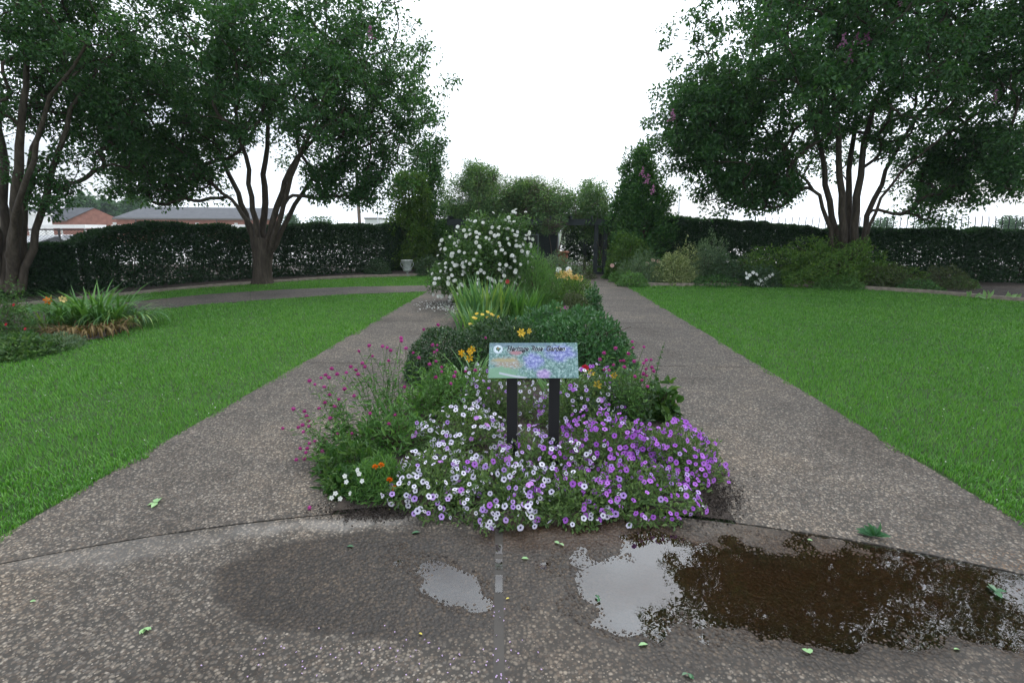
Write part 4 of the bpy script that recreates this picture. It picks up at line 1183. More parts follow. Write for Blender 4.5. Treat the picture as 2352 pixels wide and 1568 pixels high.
# ---- pergola
PY0, PY1 = 19.4, 21.6
PX = [A(1048, 600, PY0).x, A(1150, 600, PY0).x, A(1367, 600, PY0).x, A(1388, 600, PY0).x]
pergola = thing('garden_pergola', 'dark painted wooden pergola over the end of the paths', 'pergola', (0, PY0, 0))
BT = A(1300, 503, PY0).z; BB = A(1300, 517.5, PY0).z
for x in PX:
    part(pergola, 'post', *box_vf(x - .07, x + .07, PY0 - .07, PY0 + .07, -.05, BB), M['pergola'])
for x in (PX[0], PX[1], A(1343, 600, PY1).x, PX[3] + .1):
    part(pergola, 'post', *box_vf(x - .06, x + .06, PY1 - .06, PY1 + .06, -.05, BB), M['pergola'])
part(pergola, 'beam', *box_vf(PX[0] - .3, PX[3] + .25, PY0 - .12, PY0 - .072, BB, BT), M['pergola'])
part(pergola, 'beam', *box_vf(PX[0] - .3, PX[3] + .25, PY1 - .11, PY1 - .062, BB, BT), M['pergola'])
part(pergola, 'lower_rail', *box_vf(PX[2] + .07, PX[3] - .07, PY0 - .03, PY0 + .03, .24, .31), M['pergola'])
part(pergola, 'sill', *box_vf(PX[2] - .1, PX[3] + .1, PY0 - .14, PY0 + .16, -.02, .07), M['pergola'])
for k in range(9):
    x = PX[0] - .2 + k * (PX[3] - PX[0] + .4) / 8
    part(pergola, 'rafter', *box_vf(x - .025, x + .025, PY0 - .4, PY1 + .4, BT - .02, BT + .11), M['pergola'])

# ---- shed behind it
sx0, sx1, sy = A(1030, 560, 23.0).x, A(1284, 560, 23.0).x, 23.0
shed = thing('garden_shed', 'dark grey clapboard shed behind the pergola with a small window', 'shed', ((sx0 + sx1) / 2, sy, 0))
part(shed, 'wall', *box_vf(sx0, sx1, sy, sy + 3, -.05, 2.55), M['shed'])
for k in range(17):
    z = .05 + k * .15
    part(shed, 'clapboard', *bar_vf((sx0 - .01, sy - .018, z + .07), (sx1 + .01, sy - .018, z + .07), .024, .142), M['shed'])
rz = 2.62
part(shed, 'roof', *merge([bar_vf((sx0 - .25, sy - .15, rz), (sx1 + .25, sy - .15, rz), .2, .12),
                           (np.array([(sx0 - .25, sy - .3, rz + .06), (sx1 + .25, sy - .3, rz + .06), (sx1 + .25, sy + 3.2, rz + .5), (sx0 - .25, sy + 3.2, rz + .5)]), np.array([(0, 1, 2, 3)]))]), M['shed_roof'])
# raised gable dormer left of centre
gx = A(1216, 430, sy).x; gw = .62
gz0, gz1 = rz + .1, A(1218, 424, sy).z
V = np.array([(gx - gw, sy, gz0), (gx + gw, sy, gz0), (gx + gw, sy, gz1 - .35), (gx, sy, gz1), (gx - gw, sy, gz1 - .35)])
V = np.concatenate([V, V + np.array([0, 2.0, 0])])
F5 = np.array([(0, 1, 2, 3, 4)]); F4 = np.array([(2, 3, 8, 7), (3, 4, 9, 8), (1, 2, 7, 6), (4, 0, 5, 9)])
part(shed, 'dormer', V, [F4, F5], M['shed_roof'])
wx0, wx1 = A(1205, 560, sy).x, A(1236, 560, sy).x
wz0, wz1 = A(1220, 584, sy).z, A(1220, 539, sy).z
wd = part(shed, 'window', *box_vf(wx0, wx1, sy - .05, sy - .035, wz0, wz1), M['glass_dark'])
off = np.array(shed.location)
for a in (bar_vf((wx1, sy - .055, wz0), (wx1, sy - .055, wz1), .05, .05, (0, 1, 0)), bar_vf((wx0, sy - .055, wz0), (wx0, sy - .055, wz1), .05, .05, (0, 1, 0)),
          bar_vf((wx0 - .025, sy - .057, wz1), (wx1 + .025, sy - .057, wz1), .04, .05), bar_vf((wx0 - .06, sy - .06, wz0), (wx1 + .06, sy - .06, wz0), .07, .05)):
    part(wd, 'window_trim', *a, flat_mat('window_trim', (0.22, 0.25, 0.27), .6), off=off)
# downspout with an elbow
dx = A(1283, 550, 22.85).x
dp = thing('downspout', 'pale metal downspout pipe with an elbow beside the shed corner', 'downspout', (dx, 22.85, 0))
part(dp, 'pipe', *tube_vf([(dx, 22.85, -.02), (dx, 22.85, 1.0), (dx, 22.85, BB + .02)], .035, 10, True), M['galv'], smooth=True)
ez = A(1283, 572, 22.85).z
part(dp, 'elbow', *tube_vf([(dx, 22.82, ez + .03), (dx + .12, 22.8, ez + .01), (dx + .2, 22.8, ez - .03), (dx + .23, 22.8, ez - .14)], .04, 10, True), M['galv'], smooth=True)
bxr = A(1293, 585, 22.7)
pot = thing('terracotta_pot', 'round terracotta pot under the downspout elbow', 'pot', (bxr.x, 22.7, 0))
pz = A(1293, 577, 22.7).z
part(pot, 'body', *lathe_vf([(0.0, 0), (.16, 0), (.19, pz * .3), (.235, pz - .1), (.22, pz - .1)], 20, (bxr.x, 22.7, 0)), M['terracotta'], smooth=True)
part(pot, 'rim', *lathe_vf([(.23, pz - .11), (.262, pz - .1), (.27, pz - .02), (.25, pz), (.21, pz - .01), (.2, pz - .15)], 20, (bxr.x, 22.7, 0)), M['terracotta'], smooth=True)

# ---- climbers on the pergola
g = np.random.default_rng(31)
def climber(label, E_list, n, mat, twigs, seed, base, cane_to):
    g = np.random.default_rng(seed)
    root = thing('climbing_rose', label, 'climber', base, 'climbing roses over the pergola')
    for E, nn, clus, cr in E_list:
        cloud(root, 'foliage', E, nn, (.085, .5), mat, g, clus=clus, cr=cr)
    tb = []
    for _ in range(twigs):
        E = E_list[g.choice(len(E_list))][0]
        a = np.array(E[0]) + unit(g.normal(size=3)) * np.array(E[1]) * g.random()
        b = np.array(E[0]) + unit(g.normal(size=3)) * np.array(E[1]) * g.uniform(.8, 1.12)
        tb.append(tube_vf(bez(a, (a + b) / 2 + g.normal(size=3) * .25, b, 6), np.linspace(.008, .003, 6), 4))
    part(root, 'twigs', *merge(tb), M['dry_twig'], kind='stuff')
    cn = []
    for q in cane_to:
        b = np.array(base, float); q = np.array(q, float)
        cn.append(tube_vf(bez(b, b * .5 + q * .5 + g.normal(size=3) * .2, q, 8), np.linspace(.022, .01, 8), 5))
    part(root, 'canes', *merge(cn), M['dry_twig'], kind='stuff', smooth=True)
climber('tall green climber mass over the left end of the pergola', [(px_ell(1020, 1195, 392, 530, 20.2, 1.1), 15000, 130, .34), (px_ell(1055, 1150, 372, 450, 20.2, .8), 5000, 44, .28)],
        0, M['brown_leaf'], 160, 41, (PX[0] + .2, PY0 + .2, 0), [(PX[0] + .3, PY0 + .3, 2.2), (PX[0] + .9, PY0 + .5, 2.6)])
climber('brownish twiggy climber over the middle of the pergola', [(px_ell(1165, 1315, 414, 520, 20.4, 1.0), 7500, 110, .30), (px_ell(1150, 1260, 404, 480, 20.4, .8), 4500, 50, .28), (px_ell(1040, 1410, 440, 535, 20.9, .7), 7000, 130, .26)],
        0, M['brown_leaf'], 620, 42, (PX[1] + .2, PY0 + .3, 0), [(PX[1] + .6, PY0 + .3, 2.2), (PX[1] + 1.4, PY0 + .3, 2.4)])
climber('loose green climber over the right end of the pergola', [(px_ell(1295, 1418, 420, 545, 20.0, .9), 10000, 90, .28), (px_ell(1385, 1420, 500, 600, 19.6, .35), 1500, 20, .2)],
        0, M['brown_leaf'], 160, 43, (PX[3], PY0 + .25, 0), [(PX[2], PY0 - .15, 1.2), (PX[3] - .3, PY0, 2.3)])
climber('bare arching canes hanging in front of the shed wall', [(px_ell(1235, 1310, 492, 540, 19.2, .3), 900, 40, .16)],
        0, M['brown_leaf'], 60, 44, (A(1265, 610, 20.2).x, 20.2, 0), [tuple(A(1255, 520, 20.0)), tuple(A(1290, 540, 20.1)), tuple(A(1275, 505, 20.0)), tuple(A(1300, 510, 20.0))])

# ---- cast iron urn
ub = G(936, 633.5)
Yu = ub.y
us = S(1, Yu)
ux = ub.x
urn = thing('garden_urn', 'weathered grey cast iron urn with two handles before the dark hedge', 'urn', (ux, Yu, 0))
k = us * 36 / 0.80
prof = [(.0, 0), (.15, 0), (.155, .03), (.10, .07), (.05, .11), (.045, .17), (.09, .21), (.19, .25), (.205, .31), (.20, .34), (.19, .36), (.20, .48), (.225, .60), (.25, .70), (.30, .77), (.31, .80), (.28, .80), (.24, .72), (.0, .70)]
V, F = lathe_vf([(a * k, b * k) for a, b in prof], 32, (ux, Yu, 0))
Vr = V.reshape(len(prof), 32, 3)
fl = 1 + .07 * np.cos(np.arange(32) * np.pi)[None, :] * np.isin(np.arange(len(prof)), [7, 8, 9])[:, None]
Vr[:, :, 0] = ux + (Vr[:, :, 0] - ux) * fl; Vr[:, :, 1] = Yu + (Vr[:, :, 1] - Yu) * fl
part(urn, 'bowl', Vr.reshape(-1, 3), F, M['urn'], smooth=True)
for s in (-1, 1):
    pts = [(ux + s * x * k, Yu, z * k) for x, z in ((.235, .66), (.30, .70), (.335, .64), (.325, .54), (.27, .46), (.215, .42), (.21, .37), (.24, .36))]
    part(urn, 'handle', *tube_vf(smooth_line(pts, 18), .02 * k, 8, True), M['urn'], smooth=True)

# ---- garden sign
YS = 3.16
b0, b1 = A(1122, 868, YS), A(1330, 868, YS)
wS = (b1 - b0).length
YT2 = YS * 208 / 199 * 1.0
t0, t1 = A(1125, 787, YT2 + .01), A(1324, 787, YT2 + .01)
hS = ((t0 + t1) / 2 - (b0 + b1) / 2).length
ctr = (b0 + b1 + t0 + t1) / 4
xa = (b1 - b0).normalized(); ya = ((t0 + t1) / 2 - (b0 + b1) / 2).normalized(); za = xa.cross(ya).normalized(); ya = za.cross(xa)
sign = thing('garden_sign', 'printed garden sign reading Heritage Rose Garden on two black posts', 'sign', (ctr.x, YS + .05, 0))
def sign_print():
    m, nt, out = new_mat('sign_print')
    co = coords(nt, 'Generated')
    sp = nd(nt, 'SeparateXYZ'); nt.links.new(co, sp.inputs[0])
    x, y = sp.outputs[0], sp.outputs[1]
    mp = nd(nt, 'Mapping'); mp.inputs['Scale'].default_value = (2.4, 1.0, 1.0); nt.links.new(co, mp.inputs['Vector'])
    v = mp.outputs[0]
    n1, n2, n3 = noise_t(nt, 13, 3, .8, v), noise_t(nt, 5, 4, .6, v), noise_t(nt, 17, 3, .8, v)
    base = ramp(nt, n1, [(.36, (.02, .07, .06)), (.46, (.06, .16, .13)), (.54, (.14, .27, .24)), (.66, (.42, .52, .52))])
    vio = ramp(nt, n1, [(.36, (.05, .08, .24)), (.48, (.14, .13, .46)), (.56, (.28, .30, .58)), (.68, (.5, .54, .74))])
    warm = ramp(nt, n3, [(.36, (.26, .10, .08)), (.48, (.30, .22, .10)), (.56, (.34, .34, .32)), (.68, (.6, .58, .58))])
    def blob(cx, cy, rx, ry, hard=.5, amp=.9):
        dx = math_n(nt, 'DIVIDE', math_n(nt, 'SUBTRACT', x, cx), rx); dy = math_n(nt, 'DIVIDE', math_n(nt, 'SUBTRACT', y, cy), ry)
        d = math_n(nt, 'SQRT', math_n(nt, 'ADD', math_n(nt, 'MULTIPLY', dx, dx), math_n(nt, 'MULTIPLY', dy, dy)))
        d = math_n(nt, 'ADD', d, math_n(nt, 'MULTIPLY', math_n(nt, 'SUBTRACT', n2, .5), 1.2))
        r = nd(nt, 'MapRange'); nt.links.new(d, r.inputs['Value'])
        r.inputs['From Min'].default_value = 1.0; r.inputs['From Max'].default_value = hard
        return math_n(nt, 'MULTIPLY', r.outputs[0], amp, True)
    c = mixc(nt, blob(.80, .72, .22, .30), base, vio)
    c = mixc(nt, blob(.50, .48, .14, .30), c, vio)
    c = mixc(nt, blob(.62, .10, .09, .20), c, ramp(nt, n1, [(.4, (.2, .1, .36)), (.62, (.55, .38, .66))]))
    c = mixc(nt, blob(.22, .42, .20, .22), c, warm)
    c = mixc(nt, blob(.30, .72, .10, .09), c, (.36, .11, .13))
    c = mixc(nt, blob(.18, .50, .16, .06), c, (.34, .26, .08))
    c = mixc(nt, blob(.06, .10, .34, .22, .8, 1), c, ramp(nt, n3, [(.3, (.10, .24, .12)), (.7, (.16, .32, .17))]))
    c = mixc(nt, blob(.30, .94, .6, .10, .5, .8), c, (.09, .15, .2))
    # pale gravel path curving through the printed photograph
    py = math_n(nt, 'SUBTRACT', y, math_n(nt, 'MULTIPLY', math_n(nt, 'POWER', math_n(nt, 'SUBTRACT', .44, x), 1.3), .62))
    pm = nd(nt, 'MapRange'); nt.links.new(math_n(nt, 'ABSOLUTE', math_n(nt, 'SUBTRACT', py, .0)), pm.inputs['Value'])
    pm.inputs['From Min'].default_value = .035; pm.inputs['From Max'].default_value = .02
    inx = math_n(nt, 'MULTIPLY', math_n(nt, 'GREATER_THAN', x, .12), math_n(nt, 'LESS_THAN', x, .43))
    c = mixc(nt, math_n(nt, 'MULTIPLY', pm.outputs[0], inx), c, (.40, .43, .47))
    c = mixc(nt, .14, c, (.36, .46, .55))
    p = nd(nt, 'BsdfPrincipled'); nt.links.new(c, p.inputs['Base Color'])
    p.inputs['Roughness'].default_value = .22; p.inputs['Specular IOR Level'].default_value = .5
    nt.links.new(p.outputs[0], out.inputs['Surface'])
    return m
M['sign_edge'] = flat_mat('sign_edge', (.03, .03, .03), .4)
V, F = box_vf(-wS / 2, wS / 2, -hS / 2, hS / 2, -.006, 0)
me = np_mesh('panel', V, F, [sign_print(), M['sign_edge']], mat_idx=[1, 0, 1, 1, 1, 1])
panel = link('panel', me, sign)
rot = Matrix((xa, ya, za)).transposed()
panel.rotation_euler = rot.to_euler()
panel.location = ctr - Vector(sign.location)
def disc(name, r, x, y, z, mat, n=28, r_in=0.0):
    a = np.linspace(0, 2 * np.pi, n, endpoint=False)
    V = np.stack([x + r * np.cos(a), y + r * np.sin(a), np.full(n, z)], -1)
    me = bpy.data.meshes.new(name); me.from_pydata([tuple(v) for v in V], [], [tuple(range(n))]); me.materials.append(mat)
    return link(name, me, panel)
M['ink_white'] = flat_mat('print_white', (.66, .74, .80), .3, var=.04)
M['ink_dark'] = flat_mat('print_dark', (.012, .012, .02), .3, var=.04)
M['ink_green'] = flat_mat('print_green', (.04, .13, .09), .3, var=.4, scale=80)
M['ink_tan'] = flat_mat('print_tan', (.28, .20, .12), .3, var=.4, scale=80)
M['ink_grey'] = flat_mat('print_grey', (.25, .36, .45), .3, var=.04)
lx, ly, lr = -wS * .399, hS * .31, hS * .122
disc('logo_disc', lr, lx, ly, .0006, M['ink_white'])
disc('logo_ring', lr * .88, lx, ly, .0009, M['ink_grey'])
disc('logo_field', lr * .80, lx, ly, .0012, M['ink_white'])
emb = [(-.55, .30), (-.30, .42), (-.18, .62), (.05, .55), (.16, .36), (.50, .38), (.62, .10), (.48, -.12), (.28, -.30), (.22, -.62), (.02, -.58), (-.10, -.30), (-.38, -.22), (-.50, .02)]
me = bpy.data.meshes.new('logo_emblem'); me.from_pydata([(lx + a * lr, ly + b * lr, .0015) for a, b in emb], [], [tuple(range(len(emb)))]); me.materials.append(M['ink_green'])
link('logo_emblem', me, panel)
disc('logo_bloom', lr * .26, lx - lr * .02, ly + lr * .18, .0018, M['ink_tan'], 12)
def text(name, s, x, y, size, z, mat, off=0.0, shear=.38, width=.1):
    cu = bpy.data.curves.new(name, 'FONT')
    cu.body = s; cu.size = size; cu.shear = shear; cu.offset = off
    cu.space_word = 1.5; cu.space_character = .98
    cu.materials.append(mat)
    tmp = bpy.data.objects.new(name, cu)
    me = bpy.data.meshes.new_from_object(tmp)
    bpy.data.objects.remove(tmp)
    if not me.materials: me.materials.append(mat)
    xs = [v.co.x for v in me.vertices]; k = width / (max(xs) - min(xs))
    x0 = min(xs)
    for v in me.vertices: v.co.x = (v.co.x - x0) * k
    return link(name, me, panel, (x, y, z))
ts = hS * .20
for word, fx, fw in (('Heritage', -.300, .25), ('Rose', -.020, .13), ('Garden', .150, .21)):
    text('lettering_outline', word, wS * fx, hS * .262, ts, .0007, M['ink_white'], .0024, width=wS * (fw + .006))
    text('lettering', word, wS * fx, hS * .262, ts, .0014, M['ink_dark'], .0014, width=wS * fw)
# swashes of the script capitals
for cx, w_ in ((-.305, .065), (-.025, .05), (.150, .05)):
    pts = [(wS * (cx + w_ * t), hS * (.262 + .135 + .02 * math.sin(t * 5)), .0016) for t in np.linspace(0, 1, 8)]
    part(panel, 'swash', *tube_vf(pts, .0011, 4), M['ink_dark'], off=(0, 0, 0))
pw = S(25, YS) * 1.03
for u in (1176, 1274):
    top = A(u, 868, YS + .045)
    part(sign, 'post', *box_vf(top.x - pw / 2, top.x + pw / 2, top.y - .005, top.y + pw - .005, -.05, top.z + .035), M['black'])
    part(sign, 'bracket', *box_vf(top.x - pw / 2 + .006, top.x + pw / 2 - .006, top.y + .002, top.y + pw + .035, top.z + .036, top.z + .052), M['black'])
    bl = A(u, 1000, YS + .03)
part(sign, 'tie_wire', *tube_vf([tuple(A(1203, 985, YS)), tuple(A(1196, 990, YS + .01)), tuple(A(1186, 998, YS + .01))], .0016, 4), M['galv'])

# ---- brick buildings far behind the hedge
Y = 72.0
F0 = A(625, 502.5, Y)                                    # front right corner at the eave
e2 = Vector((A(647, 500, 82).x - F0.x, 82 - Y, 0)).normalized()      # depth axis: the end wall, seen very obliquely
e1 = Vector((-e2.y, e2.x, 0))                            # along the front, to the left
Lb, Db, ze = 24.0, 10.0, F0.z
tgt = A(258, 502, Y)
Lb = min(np.linspace(5, 40, 400), key=lambda L_: abs(float(proj(F0.x + e1.x * L_, Y + e1.y * L_, ze)[0]) - 258))
zr = A(600, 477, Y + 3).z
bb = thing('brick_building', 'long low brick building with grey roof behind the left crape myrtle', 'building', (F0.x, Y, 0))
def bp(x, y, z): return tuple(Vector((F0.x, Y, 0)) + e1 * x + e2 * y + Vector((0, 0, z)))
q4 = np.array([(0, 1, 2, 3)])
part(bb, 'front_wall', np.array([bp(.3, .4, -.06), bp(Lb - .3, .4, -.06), bp(Lb - .3, .4, ze), bp(.3, .4, ze)]), q4, M['brick'])
part(bb, 'end_wall', np.array([bp(.3, .4, -.06), bp(.3, Db - .4, -.06), bp(.3, Db - .4, ze), bp(.3, Db / 2, zr - .15), bp(.3, .4, ze)]), [np.array([(0, 1, 2, 3, 4)])], M['brick'])
part(bb, 'left_wall', np.array([bp(Lb - .3, .4, -.06), bp(Lb - .3, Db - .4, -.06), bp(Lb - .3, Db - .4, ze), bp(Lb - .3, .4, ze)]), q4, M['brick'])
part(bb, 'roof', np.array([bp(0, 0, ze), bp(Lb, 0, ze), bp(Lb - 2.2, Db / 2, zr), bp(0, Db / 2, zr), bp(Lb, Db, ze), bp(0, Db, ze)]),
     [np.array([(0, 1, 2, 3), (3, 2, 4, 5)]), np.array([(1, 4, 2)])], M['roof_grey'])
part(bb, 'fascia', *bar_vf(bp(0, -.03, ze - .09), bp(Lb, -.03, ze - .09), .06, .2), M['fascia'])
part(bb, 'end_fascia', *bar_vf(bp(-.03, 0, ze - .05), bp(-.03, Db / 2, zr - .05), .06, .22), M['fascia'])
for k in range(4):
    x_ = Lb * (.12 + .25 * k)
    part(bb, 'drainpipe', *bar_vf(bp(x_, .34, -.06), bp(x_, .34, ze - .1), .09, .09), M['fascia'])
    part(bb, 'wall_light', *bar_vf(bp(x_ + 2.2, .36, ze - .7), bp(x_ + 2.6, .36, ze - .7), .1, .25), M['white_paint'])
# gable-fronted brick building, roof running away to the left
Y = 74
bl, br = A(156, 505, Y), A(230, 505, Y); pk = A(190, 477, Y); lf = A(40, 505, Y)
hb = thing('brick_building', 'brick building with a gable facing right of the left-edge tree', 'building', (bl.x, Y, 0))
ze, zr = bl.z, pk.z
part(hb, 'gable_wall', np.array([(bl.x, Y, -.06), (br.x, Y + 4, -.06), (br.x, Y + 4, ze), (pk.x, Y + 2, zr), (bl.x, Y, ze)]), [np.array([(0, 1, 2, 3, 4)])], M['brick'])
part(hb, 'side_wall', np.array([(lf.x - 8, Y + .2, -.06), (bl.x, Y, -.06), (bl.x, Y, ze), (lf.x - 8, Y + .2, ze)]), [np.array([(0, 1, 2, 3)])], M['brick'])
part(hb, 'roof', np.array([(lf.x - 8, Y - .3, ze - .05), (bl.x + .1, Y - .3, ze - .05), (pk.x + .15, Y + 1.9, zr + .06), (lf.x - 8, Y + 2.2, zr + .06),
                           (br.x + .2, Y + 4.2, ze - .05), (lf.x - 8, Y + 6, ze - .05)]), [np.array([(0, 1, 2, 3), (3, 2, 4, 5)])], M['roof_grey'])
part(hb, 'fascia', *bar_vf((lf.x - 8, Y - .34, ze - .1), (bl.x + .1, Y - .34, ze - .1), .06, .18), M['fascia'])
for u in (116,):
    p = A(u, 511, Y)
    part(hb, 'wall_light', *box_vf(p.x - .2, p.x + .2, Y - .12, Y + .12, p.z - .1, p.z + .1), M['white_paint'])
# beige block at the left edge
p0, p1 = A(-60, 480, 51), A(18, 480, 52)
be = thing('beige_building', 'beige rendered building just showing at the left edge', 'building', (p0.x, 51, 0))
part(be, 'wall', *box_vf(p0.x, p1.x, 51, 52, -.06, A(0, 482, 51).z), M['beige'])
part(be, 'roof_trim', *box_vf(p0.x - .1, p1.x + .12, 50.9, 52.1, A(0, 482, 51).z, A(0, 478, 51).z), M['white_paint'])
kx0, kx1 = A(60, 500, 50), A(75, 500, 50)
kb = thing('white_kiosk', 'small white kiosk between the left-edge tree and brick gable', 'kiosk', (kx0.x, 50, 0))
part(kb, 'wall', *box_vf(kx0.x, kx1.x, 50, 52, -.06, A(60, 492, 50).z), M['white_paint'])
part(kb, 'roof', *box_vf(kx0.x - .2, kx1.x + .2, 49.8, 52.2, A(60, 492, 50).z, A(60, 487, 50).z), M['white_paint'])
# carports
def carport(label, u0, u1, v0, v1, Y):
    a, b = A(u0, v0, Y), A(u1, v1, Y)
    root = thing('carport', label, 'carport', ((a.x + b.x) / 2, Y, 0), 'white carports in the parking lot')
    part(root, 'roof', *box_vf(a.x, b.x, Y, Y + 2.5, b.z, a.z), M['white_paint'])
    for x in np.linspace(a.x + .4, b.x - .4, max(2, int((b.x - a.x) / 4))):
        for y in (Y + .4, Y + 2.1):
            part(root, 'post', *box_vf(x - .06, x + .06, y - .06, y + .06, -.06, b.z), M['white_paint'])
carport('white flat carport roof before the brick gable building', 84, 196, 516, 524, 48)
carport('long white carport roof before the long brick building', 255, 590, 516, 524, 52)
wb = A(838, 503, 120); wb2 = A(873, 509, 120)
o = thing('white_building', 'small white block on the horizon right of the utility pole', 'building', (wb.x, 120, 0))
part(o, 'wall', *box_vf(wb.x, wb2.x, 120, 126, -.1, wb.z), M['white_paint'])
part(o, 'roof', *box_vf(wb.x - .2, wb2.x + .2, 119.8, 126.2, wb.z, wb.z + .3), M['fascia'])
# poles
def pole(name, label, cat, u, v_top, Y, r, mat):
    t = A(u, v_top, Y)
    root = thing(name, label, cat, (t.x, Y, 0))
    part(root, 'pole', *tube_vf([(t.x, Y, -.1), (t.x, Y, t.z * .5), (t.x, Y, t.z)], [r, r * .9, r * .75], 8, True), mat, smooth=True)
    return root, t
up, t = pole('utility_pole', 'wooden utility pole with a street lamp arm left of the olive evergreen', 'utility pole', 818, 385, 55, .19, M['pole'])
la, lb_ = A(819, 452, 55), A(846, 446, 55)
part(up, 'lamp_arm', *tube_vf([tuple(la), tuple(A(832, 446, 55)), tuple(lb_)], .05, 6), M['galv'], smooth=True)
hd = A(857, 448, 55)
part(up, 'lamp_head', *lathe_vf([(0.0, -.16), (.34, -.12), (.42, 0), (.3, .14), (0, .2)], 12, tuple(hd)), M['galv'], smooth=True)
pole('lamp_post', 'thin grey post just right of the utility pole', 'post', 866, 470, 60, .07, M['galv'])
pole('lamp_post', 'thin grey post above the hedge right of the pergola', 'post', 1563, 425, 55, .08, M['galv'])

# ---- chain link fence at far left
f0, f1 = A(-40, 540, 14.6), A(215, 540, 16.3)
zt = A(130, 527, 15.6).z
cf = thing('chain_link_fence', 'dark chain link fence above the low hedge at far left', 'fence', ((f0.x + f1.x) / 2, (f0.y + f1.y) / 2, 0))
d = Vector((f1.x - f0.x, f1.y - f0.y, 0)); Ln = d.length; dn = d.normalized()
part(cf, 'top_rail', *tube_vf([(f0.x, f0.y, zt), (f1.x, f1.y, zt)], .022, 8), M['chain'], smooth=True)
for t in (0, .34, .67, 1.0):
    q = Vector((f0.x, f0.y, 0)) + d * t
    part(cf, 'post', *tube_vf([(q.x, q.y, -.05), (q.x, q.y, zt + .03)], .03, 8, True), M['chain'], smooth=True)
tb = []
sp = .085
for k in np.arange(-zt, Ln, sp):
    for sgn in (1, -1):
        s0, s1 = (k, k + zt) if sgn > 0 else (k + zt, k)
        z0_, z1_ = 0, zt
        if s0 < 0: z0_ = -s0 if sgn > 0 else zt * 0; 
        a0, a1 = max(0, min(Ln, s0)), max(0, min(Ln, s1))
        za_ = (a0 - s0) / (s1 - s0) * zt; zb_ = (a1 - s0) / (s1 - s0) * zt
        if abs(a1 - a0) < .02: continue
        p = Vector((f0.x, f0.y, 0)) + dn * a0; q = Vector((f0.x, f0.y, 0)) + dn * a1
        tb.append(tube_vf([(p.x, p.y, za_), (q.x, q.y, zb_)], .0035, 3))
part(cf, 'wire_mesh', *merge(tb), M['chain'], kind='stuff')

# ---- bent-top picket fence behind the right hedge
pf = thing('picket_fence', 'black metal fence with outward bent pickets above the right hedge', 'fence', (A(2050, 560, 18.3).x, 18.3, 0))
us_ = np.arange(1720, 2480, 15.5)
pr = []
for u in us_:
    Y = 19.0 - (u - 1720) / 760 * 1.7
    q = A(u, 560, Y)
    zt_ = 2.05 - .02 * math.sin(u)
    pts = [(q.x, Y, 0), (q.x, Y, 1.0), (q.x, Y, 1.62), (q.x + .015, Y + .02, 1.8), (q.x + .05, Y + .08, 1.93), (q.x + .10, Y + .17, zt_)]
    part(pf, 'picket', *tube_vf(pts, .013, 5), M['fence'], smooth=True)
    pr.append((q.x, Y))
for z in (.25, 1.5):
    part(pf, 'rail', *merge([bar_vf((*pr[0], z), (*pr[-1], z), .03, .04)]), M['fence'])

# ---- parked cars glimpsed beyond the hedge
def car(label, x, y, rz, paint):
    root = thing('parked_car', label, 'car', (x, y, 0), 'cars parked beyond the left hedge')
    root.rotation_euler = (0, 0, rz)
    prof = [(-2.2, .35), (-2.25, .62), (-2.1, .85), (-1.25, .95), (-.65, 1.38), (.75, 1.42), (1.45, 1.0), (2.1, .92), (2.25, .6), (2.2, .35)]
    def ext(pr_, w, wt):
        V = [(a, s * (w if b < .96 else wt), b) for s in (-1, 1) for a, b in pr_]
        n = len(pr_)
        F4 = np.array([(i, (i + 1) % n, n + (i + 1) % n, n + i) for i in range(n)])
        return np.array(V), F4, n
    V, F4, n = ext(prof, .86, .64)
    me = bpy.data.meshes.new('body')
    me.from_pydata([tuple(v) for v in V], [], [tuple(f) for f in F4] + [tuple(range(n)), tuple(range(2 * n - 1, n - 1, -1))])
    me.materials.append(paint); link('body', me, root)
    for s in (-1, 1):
        me = bpy.data.meshes.new('side_window')
        me.from_pydata([(-1.05, s * .79, 1.0), (1.2, s * .79, 1.03), (.7, s * .66, 1.36), (-.6, s * .66, 1.33)], [], [(0, 1, 2, 3)])
        me.materials.append(M['glass_dark']); link('side_window', me, root)
    for nm, pts in (('windscreen', [(1.46, -.72, 1.01), (1.46, .72, 1.01), (.8, .6, 1.41), (.8, -.6, 1.41)]), ('rear_window', [(-1.24, -.72, .98), (-1.24, .72, .98), (-.7, .6, 1.37), (-.7, -.6, 1.37)])):
        me = bpy.data.meshes.new(nm); me.from_pydata([(a * 1.012, b, c) for a, b, c in pts], [], [(0, 1, 2, 3)]); me.materials.append(M['glass_dark']); link(nm, me, root)
    for a in (-1.4, 1.4):
        for s in (-1, 1):
            V, F = tube_vf([(a, s * .70, .32), (a, s * .90, .32)], .32, 16, True)
            w_ = link('wheel', np_mesh('wheel', V, F, M['tyre'], True), root)
            V, F = tube_vf([(a, s * .895, .32), (a, s * .91, .32)], .19, 12, True)
            link('rim', np_mesh('rim', V, F, M['galv'], True), w_)
    for s in (-1, 1):
        V, F = box_vf(2.16, 2.262, s * .62 - .15, s * .62 + .15, .62, .76)
        link('headlight', np_mesh('headlight', V, F, M['white_paint']), root)
c1 = A(130, 570, 21); car('white car whose roof shows over the low hedge at far left', c1.x, 21, .06, M['car_white'])
c2 = A(-30, 570, 24); car('blue car at the far left edge beyond the fence', c2.x, 24, .1, M['car_blue'])
c3 = A(420, 570, 30); car('white car glimpsed through the middle of the left hedge', c3.x, 30, .04, M['car_white'])

